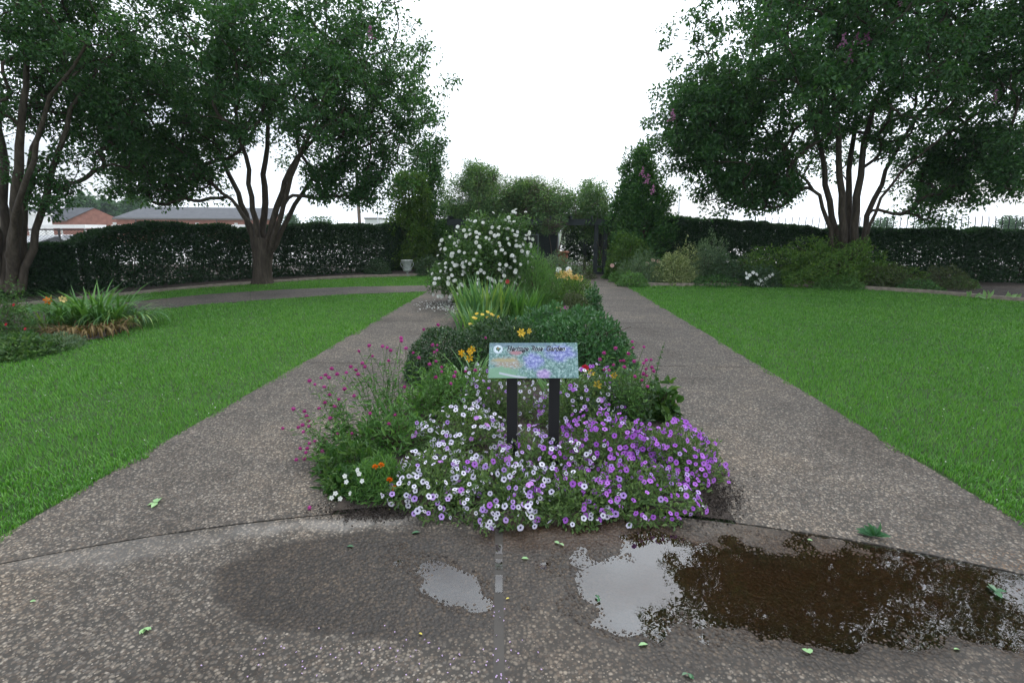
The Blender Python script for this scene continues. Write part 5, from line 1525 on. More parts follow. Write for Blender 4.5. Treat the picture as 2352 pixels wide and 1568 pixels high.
# ================================================================== flowers: prototype meshes, shared by every bloom
def flower_petunia(name, petal, throat, ruff=.10, inner=.30):
    n = 15
    a = np.linspace(0, 2 * np.pi, n, endpoint=False)
    lobe = 1 - .13 * np.abs(np.cos(a * 2.5)) ** 3
    V = [(0, 0, -.42)]
    V += [(inner * .55 * math.cos(t), inner * .55 * math.sin(t), -.12) for t in a]
    V += [(inner * 1.25 * math.cos(t), inner * 1.25 * math.sin(t), .0) for t in a]
    V += [(l * math.cos(t), l * math.sin(t), .06 + ruff * math.cos(5 * t)) for t, l in zip(a, lobe)]
    V = np.array(V)
    j = np.arange(n); j2 = (j + 1) % n
    F3 = np.stack([0 * j, 1 + j, 1 + j2], -1)
    F4 = np.concatenate([np.stack([1 + j, 1 + n + j, 1 + n + j2, 1 + j2], -1), np.stack([1 + n + j, 1 + 2 * n + j, 1 + 2 * n + j2, 1 + n + j2], -1)])
    mi = np.concatenate([np.ones(n), np.ones(n), np.zeros(n)])
    return np_mesh(name, V, [F3, F4], [petal, throat], True, mi)
def ring_petals(k, r0, r1, w, z0, z1, zt, ph=0.0, cup=.0):
    out = []
    for i in range(k):
        t = 2 * np.pi * i / k + ph
        d = np.array([math.cos(t), math.sin(t), 0]); s = np.array([-math.sin(t), math.cos(t), 0]); u = np.array([0, 0, 1.0])
        p = [d * r0 + u * z0, d * (r0 + (r1 - r0) * .5) + s * w + u * (z1 + cup), d * (r0 + (r1 - r0) * .9) + s * w * .7 + u * zt,
             d * r1 + u * (zt - .02), d * (r0 + (r1 - r0) * .9) - s * w * .7 + u * zt, d * (r0 + (r1 - r0) * .5) - s * w + u * (z1 + cup)]
        out.append((np.array(p), np.array([(0, 1, 2, 3), (0, 3, 4, 5)])))
    return out
def flower_from(name, rings, mat):
    return np_mesh(name, *merge(rings), mat, True)
def uv_ball(r, seg=8, rings_=5, sq=1.0):
    prof = [(r * math.sin(t), -r * sq * math.cos(t)) for t in np.linspace(0.02, math.pi - .02, rings_ + 1)]
    return lathe_vf(prof, seg)
def spiky(name, mat, r=1.0, k=46):
    g = np.random.default_rng(3)
    V0 = uv_ball(r * .72, 8, 5, .9)
    d = unit(g.normal(size=(k, 3))); d[:, 2] *= .85
    P = d * r * .55
    L = leaf_vf(P, d, g.normal(size=(k, 3)), r * .55, r * .28)
    return np_mesh(name, *merge([V0, L]), mat, False)
def pom(name, mat, r=1.0, k=40):
    g = np.random.default_rng(4)
    d = unit(g.normal(size=(k, 3))); d[:, 2] = np.abs(d[:, 2])
    return np_mesh(name, *leaf_vf(d * r * .2, d + g.normal(size=(k, 3)) * .25, g.normal(size=(k, 3)), r, r * .6, .3), mat, False)

FM = {
    'pet_white': flower_petunia('petunia_white', M['p_white'], M['p_throat'], .07, .27),
    'pet_lilac': flower_petunia('petunia_lilac', M['p_lilac'], M['p_throat'], .10, .25),
    'pet_purple': flower_petunia('petunia_purple', M['p_purple'], M['p_throat'], .11, .20),
    'pet_mauve': flower_petunia('petunia_mauve', M['p_mauve'], M['p_pale'], .16, .22),
    'rose': flower_from('rose_bloom', ring_petals(6, .1, 1.0, .48, -.1, .0, .18) + ring_petals(5, .08, .72, .40, 0, .2, .42, .5) + ring_petals(4, .04, .42, .30, .1, .4, .6, .2), M['p_rose']),
    'rose_pink': flower_from('rose_bloom_pink', ring_petals(6, .1, 1.0, .48, -.1, .0, .18) + ring_petals(5, .08, .7, .40, 0, .2, .42, .5), M['p_pink']),
    'rose_red': flower_from('rose_bloom_red', ring_petals(6, .1, 1.0, .48, -.1, .0, .18) + ring_petals(5, .08, .7, .40, 0, .2, .42, .5), M['p_red']),
    'rose_blush': flower_from('rose_bloom_blush', ring_petals(6, .1, 1.0, .48, -.1, .0, .18) + ring_petals(4, .08, .6, .40, 0, .2, .42, .5), M['p_blush']),
    'gomph': spiky('globe_bloom', M['p_gomph']),
    'lily_gold': flower_from('daylily_gold', ring_petals(3, .06, 1.0, .26, -.55, .05, .18) + ring_petals(3, .06, 1.0, .19, -.55, .0, .10, math.pi / 3), M['p_gold']),
    'lily_yellow': flower_from('daylily_yellow', ring_petals(3, .06, 1.0, .28, -.55, .05, .18) + ring_petals(3, .06, 1.0, .2, -.55, .0, .10, math.pi / 3), M['p_yellow']),
    'lily_cream': flower_from('daylily_cream', ring_petals(3, .06, 1.0, .32, -.5, .05, .2) + ring_petals(3, .06, 1.0, .24, -.5, .0, .12, math.pi / 3), M['p_cream']),
    'lily_orange': flower_from('daylily_orange', ring_petals(3, .06, 1.0, .30, -.5, .05, .15) + ring_petals(3, .06, 1.0, .2, -.5, .0, .08, math.pi / 3), M['p_orange']),
    'daisy': flower_from('coreopsis_bloom', ring_petals(8, .08, 1.0, .26, 0, .06, .03), M['p_yellow']),
    'vinca': flower_from('vinca_bloom', ring_petals(5, .05, 1.0, .42, -.05, .05, .06), M['p_rose']),
    'marigold': pom('marigold_bloom', M['p_orange']),
    'bud': np_mesh('flower_bud', *lathe_vf([(.01, -1), (.28, -.6), (.36, 0), (.22, .7), (.02, 1.1)], 7), M['green_bud'], True),
}
def bloom(root, key, name, p, nrm, size, label=None):
    """one flower: an object of its own, sharing its mesh"""
    o = link(name, FM[key], root)
    o.location = Vector(p) - root.location
    q = Vector((0, 0, 1)).rotation_difference(Vector(nrm).normalized()) @ Quaternion((0, 0, 1), random.uniform(0, 6.28))
    o.rotation_mode = 'QUATERNION'; o.rotation_quaternion = q
    o.scale = (size, size, size)
    if label: o['label'] = label
    return o
TO_CAM = Vector((0, -1, .5)).normalized()

# ------------------------------------------------------------------ petunias at the foot of the sign
def petunia(label, u, v, rx, ry, h, n_fl, mix, seed, n_leaf=2200, front_only=True, droop=0.0):
    g = np.random.default_rng(seed)
    c = G(u, v)
    root = thing('petunia_plant', label, 'petunia', (c.x, c.y, 0), 'petunias around the sign')
    n = n_leaf
    d = g.normal(size=(n, 3)); d[:, 2] = np.abs(d[:, 2]); lowm = g.random(n) < .3; d[lowm, 2] *= .2; d = unit(d)
    r = np.where(g.random(n) < .55, 1 - np.abs(g.normal(size=n)) * .1, g.random(n) ** .4) * (1 + .30 * lump(d, 2.6, seed) + .15 * lump(d, 7, seed))
    P = np.array([c.x, c.y, 0]) + d * r[:, None] * np.array([rx, ry, h]); P[:, 2] = np.maximum(P[:, 2], .008)
    D = d * .7 + g.normal(size=(n, 3)) * .6 + np.array([0, 0, .25]); N = d * .6 + g.normal(size=(n, 3)) * .4 + np.array([0, 0, .6])
    L = g.uniform(.018, .040, n)
    part(root, 'foliage', *leaf_vf(P, D, N, L, L * .42, kind='oval'), M['petunia_leaf'], kind='stuff')
    tb = []
    for _ in range(60):
        q = unit(g.normal(size=3) * np.array([1, 1, .6])); q[2] = abs(q[2])
        e = np.array([c.x, c.y, 0]) + q * np.array([rx, ry, h]) * g.uniform(.85, 1.12)
        b = np.array([c.x, c.y, .01]) + g.normal(size=3) * np.array([rx * .2, ry * .2, 0])
        tb.append(tube_vf(bez(b, (b + e) / 2 + np.array([0, 0, h * .3]), e, 6), np.linspace(.0035, .002, 6), 4))
    part(root, 'stems', *merge(tb), M['stem'], kind='stuff')
    keys = list(mix); w = np.array([mix[k] for k in keys], float); w /= w.sum()
    pts = []
    tries = 0
    while len(pts) < n_fl and tries < 4000:
        tries += 1
        q = g.normal(size=3); q[2] = abs(q[2]) * .9; q /= np.linalg.norm(q)
        if q[1] > .62: continue
        if q[2] < .10 and g.random() < .5: continue
        rr = (1.02 + .30 * mnoise.noise(Vector(q) * 2.6 + Vector((seed * 3.7, seed, 0)))) * g.uniform(.96, 1.10)
        p = np.array([c.x, c.y, .0]) + q * rr * np.array([rx, ry, h])
        if p[2] < .03: continue
        if any(np.linalg.norm(p - o) < .023 for o in pts): continue
        pts.append(p)
        nrm = Vector((q[0] / rx * .25, q[1] / ry * .25, q[2] / h * .25)).normalized() * .5 + TO_CAM * .45 + Vector(g.normal(size=3) * .42)
        k = keys[g.choice(len(keys), p=w)]
        sz = g.uniform(.0125, .0205) * (1.35 if k == 'pet_mauve' else 1)
        bloom(root, k, 'flower', p, nrm, sz)
    for i in range(max(4, n_fl // 7)):                    # buds and wilted blooms
        q = g.normal(size=3); q[2] = abs(q[2]); q[1] = -abs(q[1]); q /= np.linalg.norm(q)
        p = np.array([c.x, c.y, .0]) + q * 1.03 * np.array([rx, ry, h])
        if p[2] < .03: continue
        b_ = bloom(root, keys[0], 'wilted_flower', p, Vector(q) + Vector(g.normal(size=3)) * .8 - Vector((0, 0, .5)), .016)
        b_.scale = (.007, .009, .022)
    return root
WH = {'pet_white': 10, 'pet_lilac': 1.6, 'pet_mauve': .5}
MX = {'pet_white': 6, 'pet_lilac': 3, 'pet_purple': 3, 'pet_mauve': .6}
PU = {'pet_purple': 9, 'pet_lilac': 2.2, 'pet_white': .5}
petunia('white petunia at front left of the bed, beside the orange marigolds', 1005, 1125, .30, .34, .25, 123, WH, 51)
petunia('white petunia spilling on the paving right below the left sign post', 1150, 1150, .33, .34, .24, 141, {'pet_white': 10, 'pet_lilac': 3, 'pet_purple': 1, 'pet_mauve': .5}, 52)
petunia('white petunia mound left of the left sign post', 1065, 1030, .34, .30, .30, 123, WH, 53)
petunia('tall pale petunia mound behind the left sign post', 1140, 955, .34, .26, .48, 125, {'pet_white': 8, 'pet_lilac': 3, 'pet_purple': 1}, 54)
petunia('mixed lilac petunia between the two sign posts at the front', 1245, 1085, .30, .34, .27, 152, MX, 55)
petunia('mixed petunia behind and right of the right sign post', 1330, 975, .36, .28, .46, 135, MX, 56)
petunia('purple petunia mound in the middle right of the bed', 1400, 1060, .34, .32, .30, 175, PU, 57)
petunia('purple petunia at the front right by the puddle edge', 1460, 1150, .36, .30, .20, 113, PU, 58)
petunia('purple petunia trailing out over the right walkway', 1550, 1070, .28, .36, .28, 165, {'pet_purple': 9, 'pet_lilac': 1.6}, 59)
petunia('sparse purple petunia low at the front between white and purple mounds', 1310, 1160, .28, .26, .17, 67, {'pet_white': 3, 'pet_purple': 4}, 60)

# spent pale petunia blooms lying on the paving edge
g = np.random.default_rng(61)
def fallen_bloom(u, v, key, label):
    p = G(u, v, .012)
    o = thing('fallen_bloom', label, 'fallen flower', (p.x, p.y, 0), 'spent blooms on the paving')
    bloom(o, key, 'flower', (p.x, p.y, .014), (g.normal() * .4, g.normal() * .4 - .3, 1), .019)
for u, v, t in ((1110, 1206, 'spent pale bloom on the paving left of the joint board'), (1132, 1208, 'spent pale bloom touching the top of the joint board'),
                (1065, 1180, 'spent pale bloom below the white petunias at front left'), (1230, 1200, 'spent pale bloom on the paving right of the joint board'),
                (1375, 1205, 'spent pale bloom below the sparse purple petunia'), (1445, 1207, 'spent pale bloom below the front purple petunia'),
                (1618, 1165, 'spent pale bloom on the soil at the right bed corner')):
    fallen_bloom(u, v, 'pet_white', t)

# ------------------------------------------------------------------ globe amaranths
def amaranth(label, heads, base, seed, spread=.35, leaf_n=26):
    """heads: (u, v, Y). wiry stems with a magenta globe on each."""
    g = np.random.default_rng(seed)
    b0 = G(*base)
    root = thing('globe_amaranth', label, 'globe amaranth', (b0.x, b0.y, 0), 'globe amaranths in the middle bed')
    tb, LP, LD, LN, LL = [], [], [], [], []
    for (u, v, Y) in heads:
        p = np.array(A(u, v, Y)); p[2] = max(p[2], .03)
        b = np.array([b0.x, b0.y, .0]) * (1 - spread) + np.array([p[0], p[1], 0]) * spread + np.array([g.normal() * .06, g.normal() * .06, 0])
        mid = b * .5 + p * .5; mid[2] = p[2] * .55 + .02
        mid += np.array([b[0] - p[0], b[1] - p[1], 0]) * .2 + g.normal(size=3) * .03
        C = bez(b, mid, p, 10)
        tb.append(tube_vf(C, np.linspace(.0032, .0016, 10), 4))
        bloom(root, 'gomph', 'flower_head', p, (g.normal() * .3, g.normal() * .3, 1), g.uniform(.0125, .0185))
        for i in range(leaf_n):
            t = g.uniform(.08, .86)
            k = int(t * 9); q = C[k] + (C[min(k + 1, 9)] - C[k]) * (t * 9 - k)
            q = q + g.normal(size=3) * .02
            dd = unit(g.normal(size=3) * np.array([1, 1, .4]) + np.array([0, 0, .35]))
            LP.append(q); LD.append(dd); LN.append(np.array([0, 0, 1]) + g.normal(size=3) * .4); LL.append(g.uniform(.03, .075) * (1.15 - .5 * t))
        # side twigs
        for i in range(2):
            k = g.integers(4, 8); q = C[k]; e = q + np.array([g.normal() * .07, g.normal() * .07, g.uniform(.03, .12)])
            tb.append(tube_vf(np.array([q, (q + e) / 2 + g.normal(size=3) * .01, e]), [.0018, .0015, .0012], 3))
    part(root, 'stems', *merge(tb), M['stem'], kind='stuff')
    LL = np.array(LL)
    part(root, 'foliage', *leaf_vf(np.array(LP), np.array(LD), np.array(LN), LL, LL * .28, kind='oval'), M['fresh'], kind='stuff')
    return root
def c5(pts, dY=0.0):      # from the enlarged crop of the left half of the bed
    out = []
    for x, y in pts:
        u, v = 637 + x * .3124, 735 + y * .3124
        out.append((u, v, 2.95 + (1140 - v) / 350 * .95 + dY))
    return out
def c6(pts, dY=0.0):
    out = []
    for x, y in pts:
        u, v = 1078 + x * .3124, 735 + y * .3124
        out.append((u, v, 3.75 + (900 - v) / 100 * .3 + dY))
    return out
amaranth('globe amaranth at far left, low magenta heads over the left walkway',
         c5([(40, 795), (118, 652), (200, 670), (215, 705), (228, 738), (186, 770), (232, 780), (192, 820), (155, 788), (168, 942), (220, 942), (210, 972), (140, 1024), (198, 1018), (236, 905),
             (352, 880), (442, 836), (388, 720), (350, 605), (308, 648), (420, 636), (275, 888), (330, 962), (408, 1078), (358, 1122), (385, 1085)]), (830, 1075), 71, .3)
amaranth('globe amaranth left of the sign with the largest magenta heads',
         c5([(548, 832), (544, 940), (448, 940), (680, 684), (865, 696), (820, 760), (935, 490), (564, 556), (494, 505), (452, 582), (385, 548), (345, 490), (276, 472), (322, 425), (355, 402), (380, 422), (236, 446)]), (860, 1040), 72, .35)
amaranth('tall airy globe amaranth with small heads above the left walkway',
         c5([(675, 187), (600, 228), (773, 192), (808, 202), (834, 222), (700, 264), (625, 316), (540, 342), (400, 356), (578, 366), (594, 398), (643, 342), (910, 130), (912, 152), (945, 206), (1000, 240), (818, 298), (440, 396), (508, 386), (1076, 68), (1182, 34)]), (905, 985), 73, .4)
amaranth('globe amaranth in front of the clipped round boxwood',
         c5([(1142, 182), (1174, 184), (1174, 222), (1156, 236), (1120, 324), (1208, 346), (1208, 378), (1166, 302), (1310, 382), (1384, 376), (1300, 412), (1532, 130), (1040, 276), (1276, 466), (1166, 420), (1455, 368)], .2), (1010, 960), 74, .45)
amaranth('globe amaranth right of the sign with a cluster of magenta heads',
         c6([(990, 242), (960, 288), (1075, 206), (1060, 328), (1110, 300), (1134, 298), (1140, 344), (992, 364), (1026, 368), (1210, 302), (1284, 196), (1204, 202), (1198, 158), (1170, 246), (1300, 294), (1336, 290), (1282, 316),
             (1300, 358), (1342, 346), (1280, 394), (1304, 408), (1270, 440), (1356, 374), (1310, 486), (1218, 414)]), (1420, 960), 75, .5)

# leafy stuff filling between: green perennials of the middle bed
MB = 'plants of the middle bed'
def leafy(name, label, u, v, wpx, hpx, n, leaf, mat, **kw):
    return shrub(name, label, u, v, wpx, hpx, n, leaf, mat, 'plant', group=MB, **kw)
leafy('leafy_perennial', 'bushy green perennial between the left amaranths and white petunias', 900, 1020, 200, 80, 800, (.07, .24), M['fresh'], lkind='oval', lumpy=.35, fill=.25)
leafy('leafy_perennial', 'green leafy perennial behind the white petunias, left of the sign', 1020, 935, 190, 85, 1200, (.07, .24), M['fresh'], lkind='oval', lumpy=.35, fill=.25)
leafy('leafy_perennial', 'low green perennial at the far left foot of the bed', 815, 1090, 150, 70, 800, (.07, .24), M['rose_leaf'], lkind='oval', lumpy=.35, fill=.25)
leafy('lantana_plant', 'pale-leaved low plant right of the sign below the amaranths', 1400, 955, 190, 90, 3200, (.055, .4), M['grey_green'], lkind='oval', lumpy=.3)
leafy('mallow_plant', 'broad-leaved plant leaning over the right walkway', 1512, 965, 84, 90, 260, (.085, .7), M['rose_leaf'], lkind='oval', lumpy=.3, fill=.3)
g = np.random.default_rng(76)
mg = leafy('marigold_plant', 'feathery marigold with orange flowers at the front left corner', 870, 1128, 150, 75, 3600, (.05, .14), M['fresh'], lumpy=.3)
for u, v in ((862, 1072), (876, 1068), (895, 1102), (905, 1120)):
    bloom(mg, 'marigold', 'flower', A(u, v, 2.78), (0, -.6, 1), .017)
wv = leafy('vinca_plant', 'small white-flowered plant at the extreme front left of the bed', 798, 1130, 90, 55, 700, (.05, .45), M['rose_leaf'], lkind='oval')
for u, v in ((775, 1122), (800, 1126), (776, 1136), (774, 1148), (822, 1092), (832, 1105), (780, 1100), (798, 1108), (818, 1080)):
    bloom(wv, 'vinca', 'flower', A(u + g.normal() * 8, v + g.normal() * 6, 2.72), (g.normal() * .5, -.8, .6), .015)
# cleome spire
cb, ct = A(1492, 930, 4.1), A(1527, 785, 4.2)
cl = thing('cleome_spire', 'tall single seed spire rising at the right of the bed', 'plant', (cb.x, cb.y, 0), MB)
C = bez(np.array([cb.x, cb.y, 0]), np.array((cb + ct) / 2) + np.array([-.03, 0, 0]), np.array(ct), 14)
part(cl, 'stem', *tube_vf(C, np.linspace(.006, .002, 14), 5), M['stem'], smooth=True)
k = 150; t = g.uniform(.3, 1, k); q = C[(t * 13).astype(int)]
part(cl, 'foliage', *leaf_vf(q, unit(g.normal(size=(k, 3)) * [1, 1, .3]), g.normal(size=(k, 3)) + [0, 0, 1], .05 * (1.25 - t), .012), M['grey_green'], kind='stuff')

# strap-leaved clumps
def strap_clump(name, label, cat, u, v, r, n, L, W, bend, mat, group, seed, Y=None, mat_tips=None):
    g = np.random.default_rng(seed)
    c = G(u, v) if Y is None else Vector((A(u, v, Y).x, Y, 0))
    root = thing(name, label, cat, (c.x, c.y, 0), group)
    a = g.uniform(0, 2 * np.pi, n); rr = r * np.sqrt(g.random(n))
    B = np.stack([c.x + rr * np.cos(a), c.y + rr * np.sin(a) * .8, np.zeros(n)], -1)
    hd = np.stack([np.cos(a + g.normal(size=n) * .8), np.sin(a + g.normal(size=n) * .8), np.zeros(n)], -1)
    part(root, 'leaves', *strap_vf(B, hd, g.uniform(*L, n), g.uniform(*W, n), g.uniform(*bend, n), 7), mat, kind='stuff', smooth=True)
    return root
def scape(root, p, key, n_fl, size, seed, label=None):
    """flower stalk with a bunch of lilies"""
    g = np.random.default_rng(seed)
    b = np.array(root.location); p = np.array(p)
    part(root, 'flower_stalk', *tube_vf(bez(b, np.array([b[0] * .4 + p[0] * .6, b[1] * .4 + p[1] * .6, p[2] * .5]), p - np.array([0, 0, size]), 7), np.linspace(.005, .003, 7), 5), M['stem'], smooth=True)
    for i in range(n_fl):
        q = p + g.normal(size=3) * np.array([size * .8, size * .8, size * .5]) * (i > 0)
        bloom(root, key, 'flower', q, Vector(g.normal(size=3) * .6) + TO_CAM, size * g.uniform(.85, 1.1), label)
    for i in range(3):
        q = p + g.normal(size=3) * size * .7 - np.array([0, 0, size * .3])
        bloom(root, 'bud', 'bud', q, (g.normal() * .5, g.normal() * .5, 1), size * .45)
dl = strap_clump('daylily_clump', 'golden daylily just left of the sign', 'daylily', 1085, 905, .13, 46, (.35, .6), (.014, .022), (.35, .9), M['strap'], MB, 81)
scape(dl, A(1062, 812, 4.35), 'lily_gold', 2, .036, 82); scape(dl, A(1084, 803, 4.4), 'lily_gold', 2, .034, 83); scape(dl, A(1078, 822, 4.3), 'lily_gold', 1, .04, 84)
dl = strap_clump('daylily_clump', 'yellow daylily right behind the sign top', 'daylily', 1205, 868, .12, 40, (.3, .5), (.014, .02), (.4, .9), M['strap'], MB, 85)
scape(dl, A(1197, 763, 5.2), 'lily_yellow', 2, .042, 86); scape(dl, A(1215, 760, 5.25), 'lily_yellow', 1, .034, 87)
dl = strap_clump('daylily_clump', 'grassy daylily between the sign posts and right of them', 'daylily', 1300, 925, .2, 90, (.3, .5), (.012, .018), (.35, .9), M['strap'], MB, 88)
scape(dl, A(1357, 856, 4.2), 'lily_yellow', 1, .04, 89); scape(dl, A(1372, 884, 4.1), 'lily_yellow', 1, .04, 90); scape(dl, A(1410, 862, 4.2), 'lily_gold', 1, .035, 91)
strap_clump('daylily_clump', 'green strap leaves left of the left sign post', 'daylily', 1060, 915, .18, 70, (.3, .5), (.012, .018), (.4, 1.0), M['strap'], MB, 92)
rd = leafy('red_flower_plant', 'dark little plant with a red bloom right of the sign panel', 1345, 900, 60, 60, 400, (.05, .4), M['box'])
bloom(rd, 'rose_red', 'flower', A(1344, 846, 4.35), TO_CAM, .035)

# clipped boxwood and the bigger shrubs
leafy('clipped_boxwood', 'dark clipped round boxwood mound left of the sign', 1020, 866, 184, 118, 10000, (.030, .55), M['box'], lumpy=.05, fill=.75, depth=.42)
leafy('narrow_leaf_shrub', 'dark narrow-leaved shrub just behind the sign', 1150, 850, 240, 118, 9500, (.055, .30), M['box'], lumpy=.14, depth=.5)
leafy('glossy_shrub', 'wide glossy-leaved shrub behind the sign by the right walkway', 1325, 840, 262, 124, 10500, (.058, .34), M['glossy'], lumpy=.12, depth=.75, lkind='oval', up=.5)
leafy('glossy_shrub', 'lower back shoulder of glossy leaves left of the wide glossy shrub', 1255, 800, 170, 88, 4500, (.07, .32), M['glossy'], lumpy=.22, depth=.5, lkind='oval', up=.5)
# iris
strap_clump('iris_clump', 'tall upright iris clump with yellowing tips before the white rose', 'iris', 1112, 738, .50, 190, (.55, .95), (.028, .042), (.05, .28), M['iris'], MB, 93)
strap_clump('iris_clump', 'shorter iris clump beside the left walkway', 'iris', 1098, 768, .34, 100, (.35, .6), (.026, .036), (.08, .4), M['iris'], MB, 94)
strap_clump('iris_clump', 'fresh green iris fan right of the tall iris clump', 'iris', 1195, 738, .32, 110, (.45, .75), (.026, .036), (.05, .3), M['strap'], MB, 95)
strap_clump('agapanthus_clump', 'arching grey-green strap plant drooping on the left walkway', 'plant', 1078, 748, .15, 22, (.35, .6), (.03, .045), (.9, 1.4), M['grey_green'], MB, 96)
co = leafy('coreopsis_plant', 'fine-leaved coreopsis with yellow daisies by the iris', 1115, 785, 110, 66, 1500, (.06, .14), M['fresh'], lumpy=.3)
for u, v in ((1095, 720), (1108, 722), (1120, 716), (1128, 721), (1118, 728), (1132, 724), (1092, 731), (1088, 729), (1145, 727), (1080, 744), (1138, 738), (1186, 732), (1216, 742)):
    bloom(co, 'daisy', 'flower', A(u, v, 7.0), (g.normal() * .3, -.5, 1), .030)
leafy('feathery_perennial', 'tall feathery green perennial right of the white rose', 1228, 702, 90, 120, 4600, (.09, .14), M['fresh'], lumpy=.35, up=1.2, fill=.3)
leafy('feathery_perennial', 'second feathery green plant in front of the grey rose', 1262, 690, 66, 76, 2200, (.08, .14), M['fresh'], lumpy=.35, up=1.2, fill=.3)
leafy('spirea_mound', 'yellow-green spirea mound at the edge of the right walkway', 1318, 702, 100, 66, 3600, (.055, .4), M['olive'], lumpy=.22)
leafy('barberry_mound', 'small dark dome in front of the yellow-green spirea', 1320, 722, 78, 46, 3200, (.035, .5), M['dusky'], lumpy=.08, fill=.7)
leafy('glossy_plant', 'small glossy green plant right of the dark dome', 1362, 718, 40, 56, 900, (.07, .4), M['glossy'], lumpy=.25)
pk = leafy('zinnia_plant', 'low plant with pink blooms behind the wide glossy shrub', 1275, 745, 90, 44, 1400, (.06, .35), M['rose_leaf'])
for u, v, kk in ((1300, 708, 'rose_pink'), (1292, 714, 'rose_pink'), (1272, 715, 'rose_pink')):
    bloom(pk, kk, 'flower', A(u, v, 8.4), TO_CAM, .045)
bloom(pk, 'daisy', 'flower', A(1283, 707, 8.4), (0, -.4, 1), .04)
yl = strap_clump('daylily_clump', 'pale yellow daylilies in two bunches at the far end of the bed', 'daylily', 1300, 662, .32, 120, (.4, .6), (.02, .03), (.3, .8), M['grey_green'], MB, 97)
for i, (u, v) in enumerate(((1283, 633), (1292, 630), (1298, 634), (1313, 641), (1322, 638), (1328, 642), (1318, 636))):
    scape(yl, A(u, v, 13.4), 'lily_cream', 2, .10, 100 + i)
gr = leafy('grey_rose_shrub', 'grey-green rose shrub with two white blooms at the far bed end', 1268, 642, 120, 56, 3600, (.075, .4), M['grey_green'], lumpy=.25)
for u, v in ((1283, 620), (1306, 619)):
    bloom(gr, 'rose', 'flower', A(u, v, 14.4), TO_CAM, .085)
leafy('dusky_perennial', 'brownish low plant before the pergola posts', 1330, 640, 76, 40, 1500, (.07, .35), M['dusky'], lumpy=.3)
leafy('leafy_perennial', 'green plant with bright leaves between the pergola posts', 1374, 630, 44, 44, 500, (.10, .45), M['fresh'], Y=19.7, lumpy=.3)

# ---- white rose bush
wr_base = G(1100, 694)
wr = thing('white_rose_bush', 'large rose bush covered in white blooms beside the left walkway', 'rose bush', (wr_base.x, wr_base.y, 0))
YW = wr_base.y
g = np.random.default_rng(121)
Es = [px_ell(1010, 1225, 492, 690, YW, .95), px_ell(985, 1095, 590, 690, YW - .2, .75), px_ell(1130, 1228, 480, 600, YW, .6), px_ell(1030, 1220, 600, 725, YW, .8)]
for E, nn, cl in zip(Es, (11000, 3600, 2600, 3600), (110, 40, 26, 40)):
    cloud(wr, 'foliage', E, nn, (.065, .55), M['rose_leaf'], g, fill=.4, clus=cl, cr=.2)
tb = []
for _ in range(40):
    E = Es[g.choice(4)]
    e = np.array(E[0]) + unit(g.normal(size=3)) * np.array(E[1]) * g.uniform(.7, 1.05)
    b = np.array(wr_base) + np.array([g.normal() * .18, g.normal() * .15, 0])
    tb.append(tube_vf(bez(b, np.array([b[0], b[1], e[2] * .8]), e, 8), np.linspace(.012, .004, 8), 5))
part(wr, 'canes', *merge(tb), M['twig'], kind='stuff')
nf = 0
while nf < 200:
    i = g.choice(4, p=[.6, .17, .15, .08])
    E = Es[i]
    a_ = g.uniform(-1, 1, 2)
    if a_ @ a_ > 1: continue
    q = np.array([a_[0], -math.sqrt(1 - a_ @ a_), a_[1]])
    p = np.array(E[0]) + q * np.array(E[1]) * g.uniform(.95, 1.12)
    if p[2] < .1: continue
    bloom(wr, 'rose', 'flower', p, Vector(q) * .5 + TO_CAM * .7 + Vector(g.normal(size=3) * .3), g.uniform(.030, .047))
    nf += 1
bloom(wr, 'rose_red', 'flower', A(1165, 647, YW - .9), TO_CAM, .05, 'single red bloom low on the bush')
# fallen petals under it
n = 420
pt = np.array([tuple(G(g.normal() * 30 + 1030, g.normal() * 7 + 702, .006)) for _ in range(n)])
V, F = leaf_vf(pt, rand_dirs(n) * [1, 1, .2], np.array([[0, 0, 1.0]]) + rng.normal(size=(n, 3)) * .3, .04, .03)
o = link('fallen_petals', np_mesh('fallen_petals', V, F, M['p_rose'])); o['kind'] = 'stuff'
n = 90
u_ = np.concatenate([g.normal(880, 170, n // 2), g.normal(1150, 14, n // 4), g.uniform(450, 1250, n - n // 2 - n // 4)]); v_ = np.concatenate([g.normal(1505, 25, n // 2), g.uniform(1380, 1568, n // 4), g.uniform(1440, 1568, n - n // 2 - n // 4)])
pt = np.array([tuple(G(a, b, .006)) for a, b in zip(u_, v_)])
V, F = leaf_vf(pt, rand_dirs(n) * [1, 1, .2], np.array([[0, 0, 1.0]]) + rng.normal(size=(n, 3)) * .3, .008, .006)
o = link('fallen_petals', np_mesh('fallen_petals', V, F, M['p_pale'])); o['kind'] = 'stuff'

# flowers of the right border
for u, v in ((1714, 628), (1722, 632), (1730, 626), (1738, 630), (1716, 638), (1736, 648), (1742, 652), (1748, 645), (1755, 650), (1760, 640), (1768, 634), (1774, 630), (1752, 656), (1762, 658), (1745, 641)):
    bloom(vinca_bush, 'vinca', 'flower', A(u, v, vinca_bush.location.y - .35), (g.normal() * .3, -1, .5), .055)
yb = [o for o in bpy.data.objects if o.name.startswith('yew_shrub')][0]
for u, v in ((1406, 610), (1500, 598), (1512, 601), (1486, 606)):
    bloom(yb, 'rose_blush', 'flower', A(u, v, yb.location.y - .7), TO_CAM, .07)
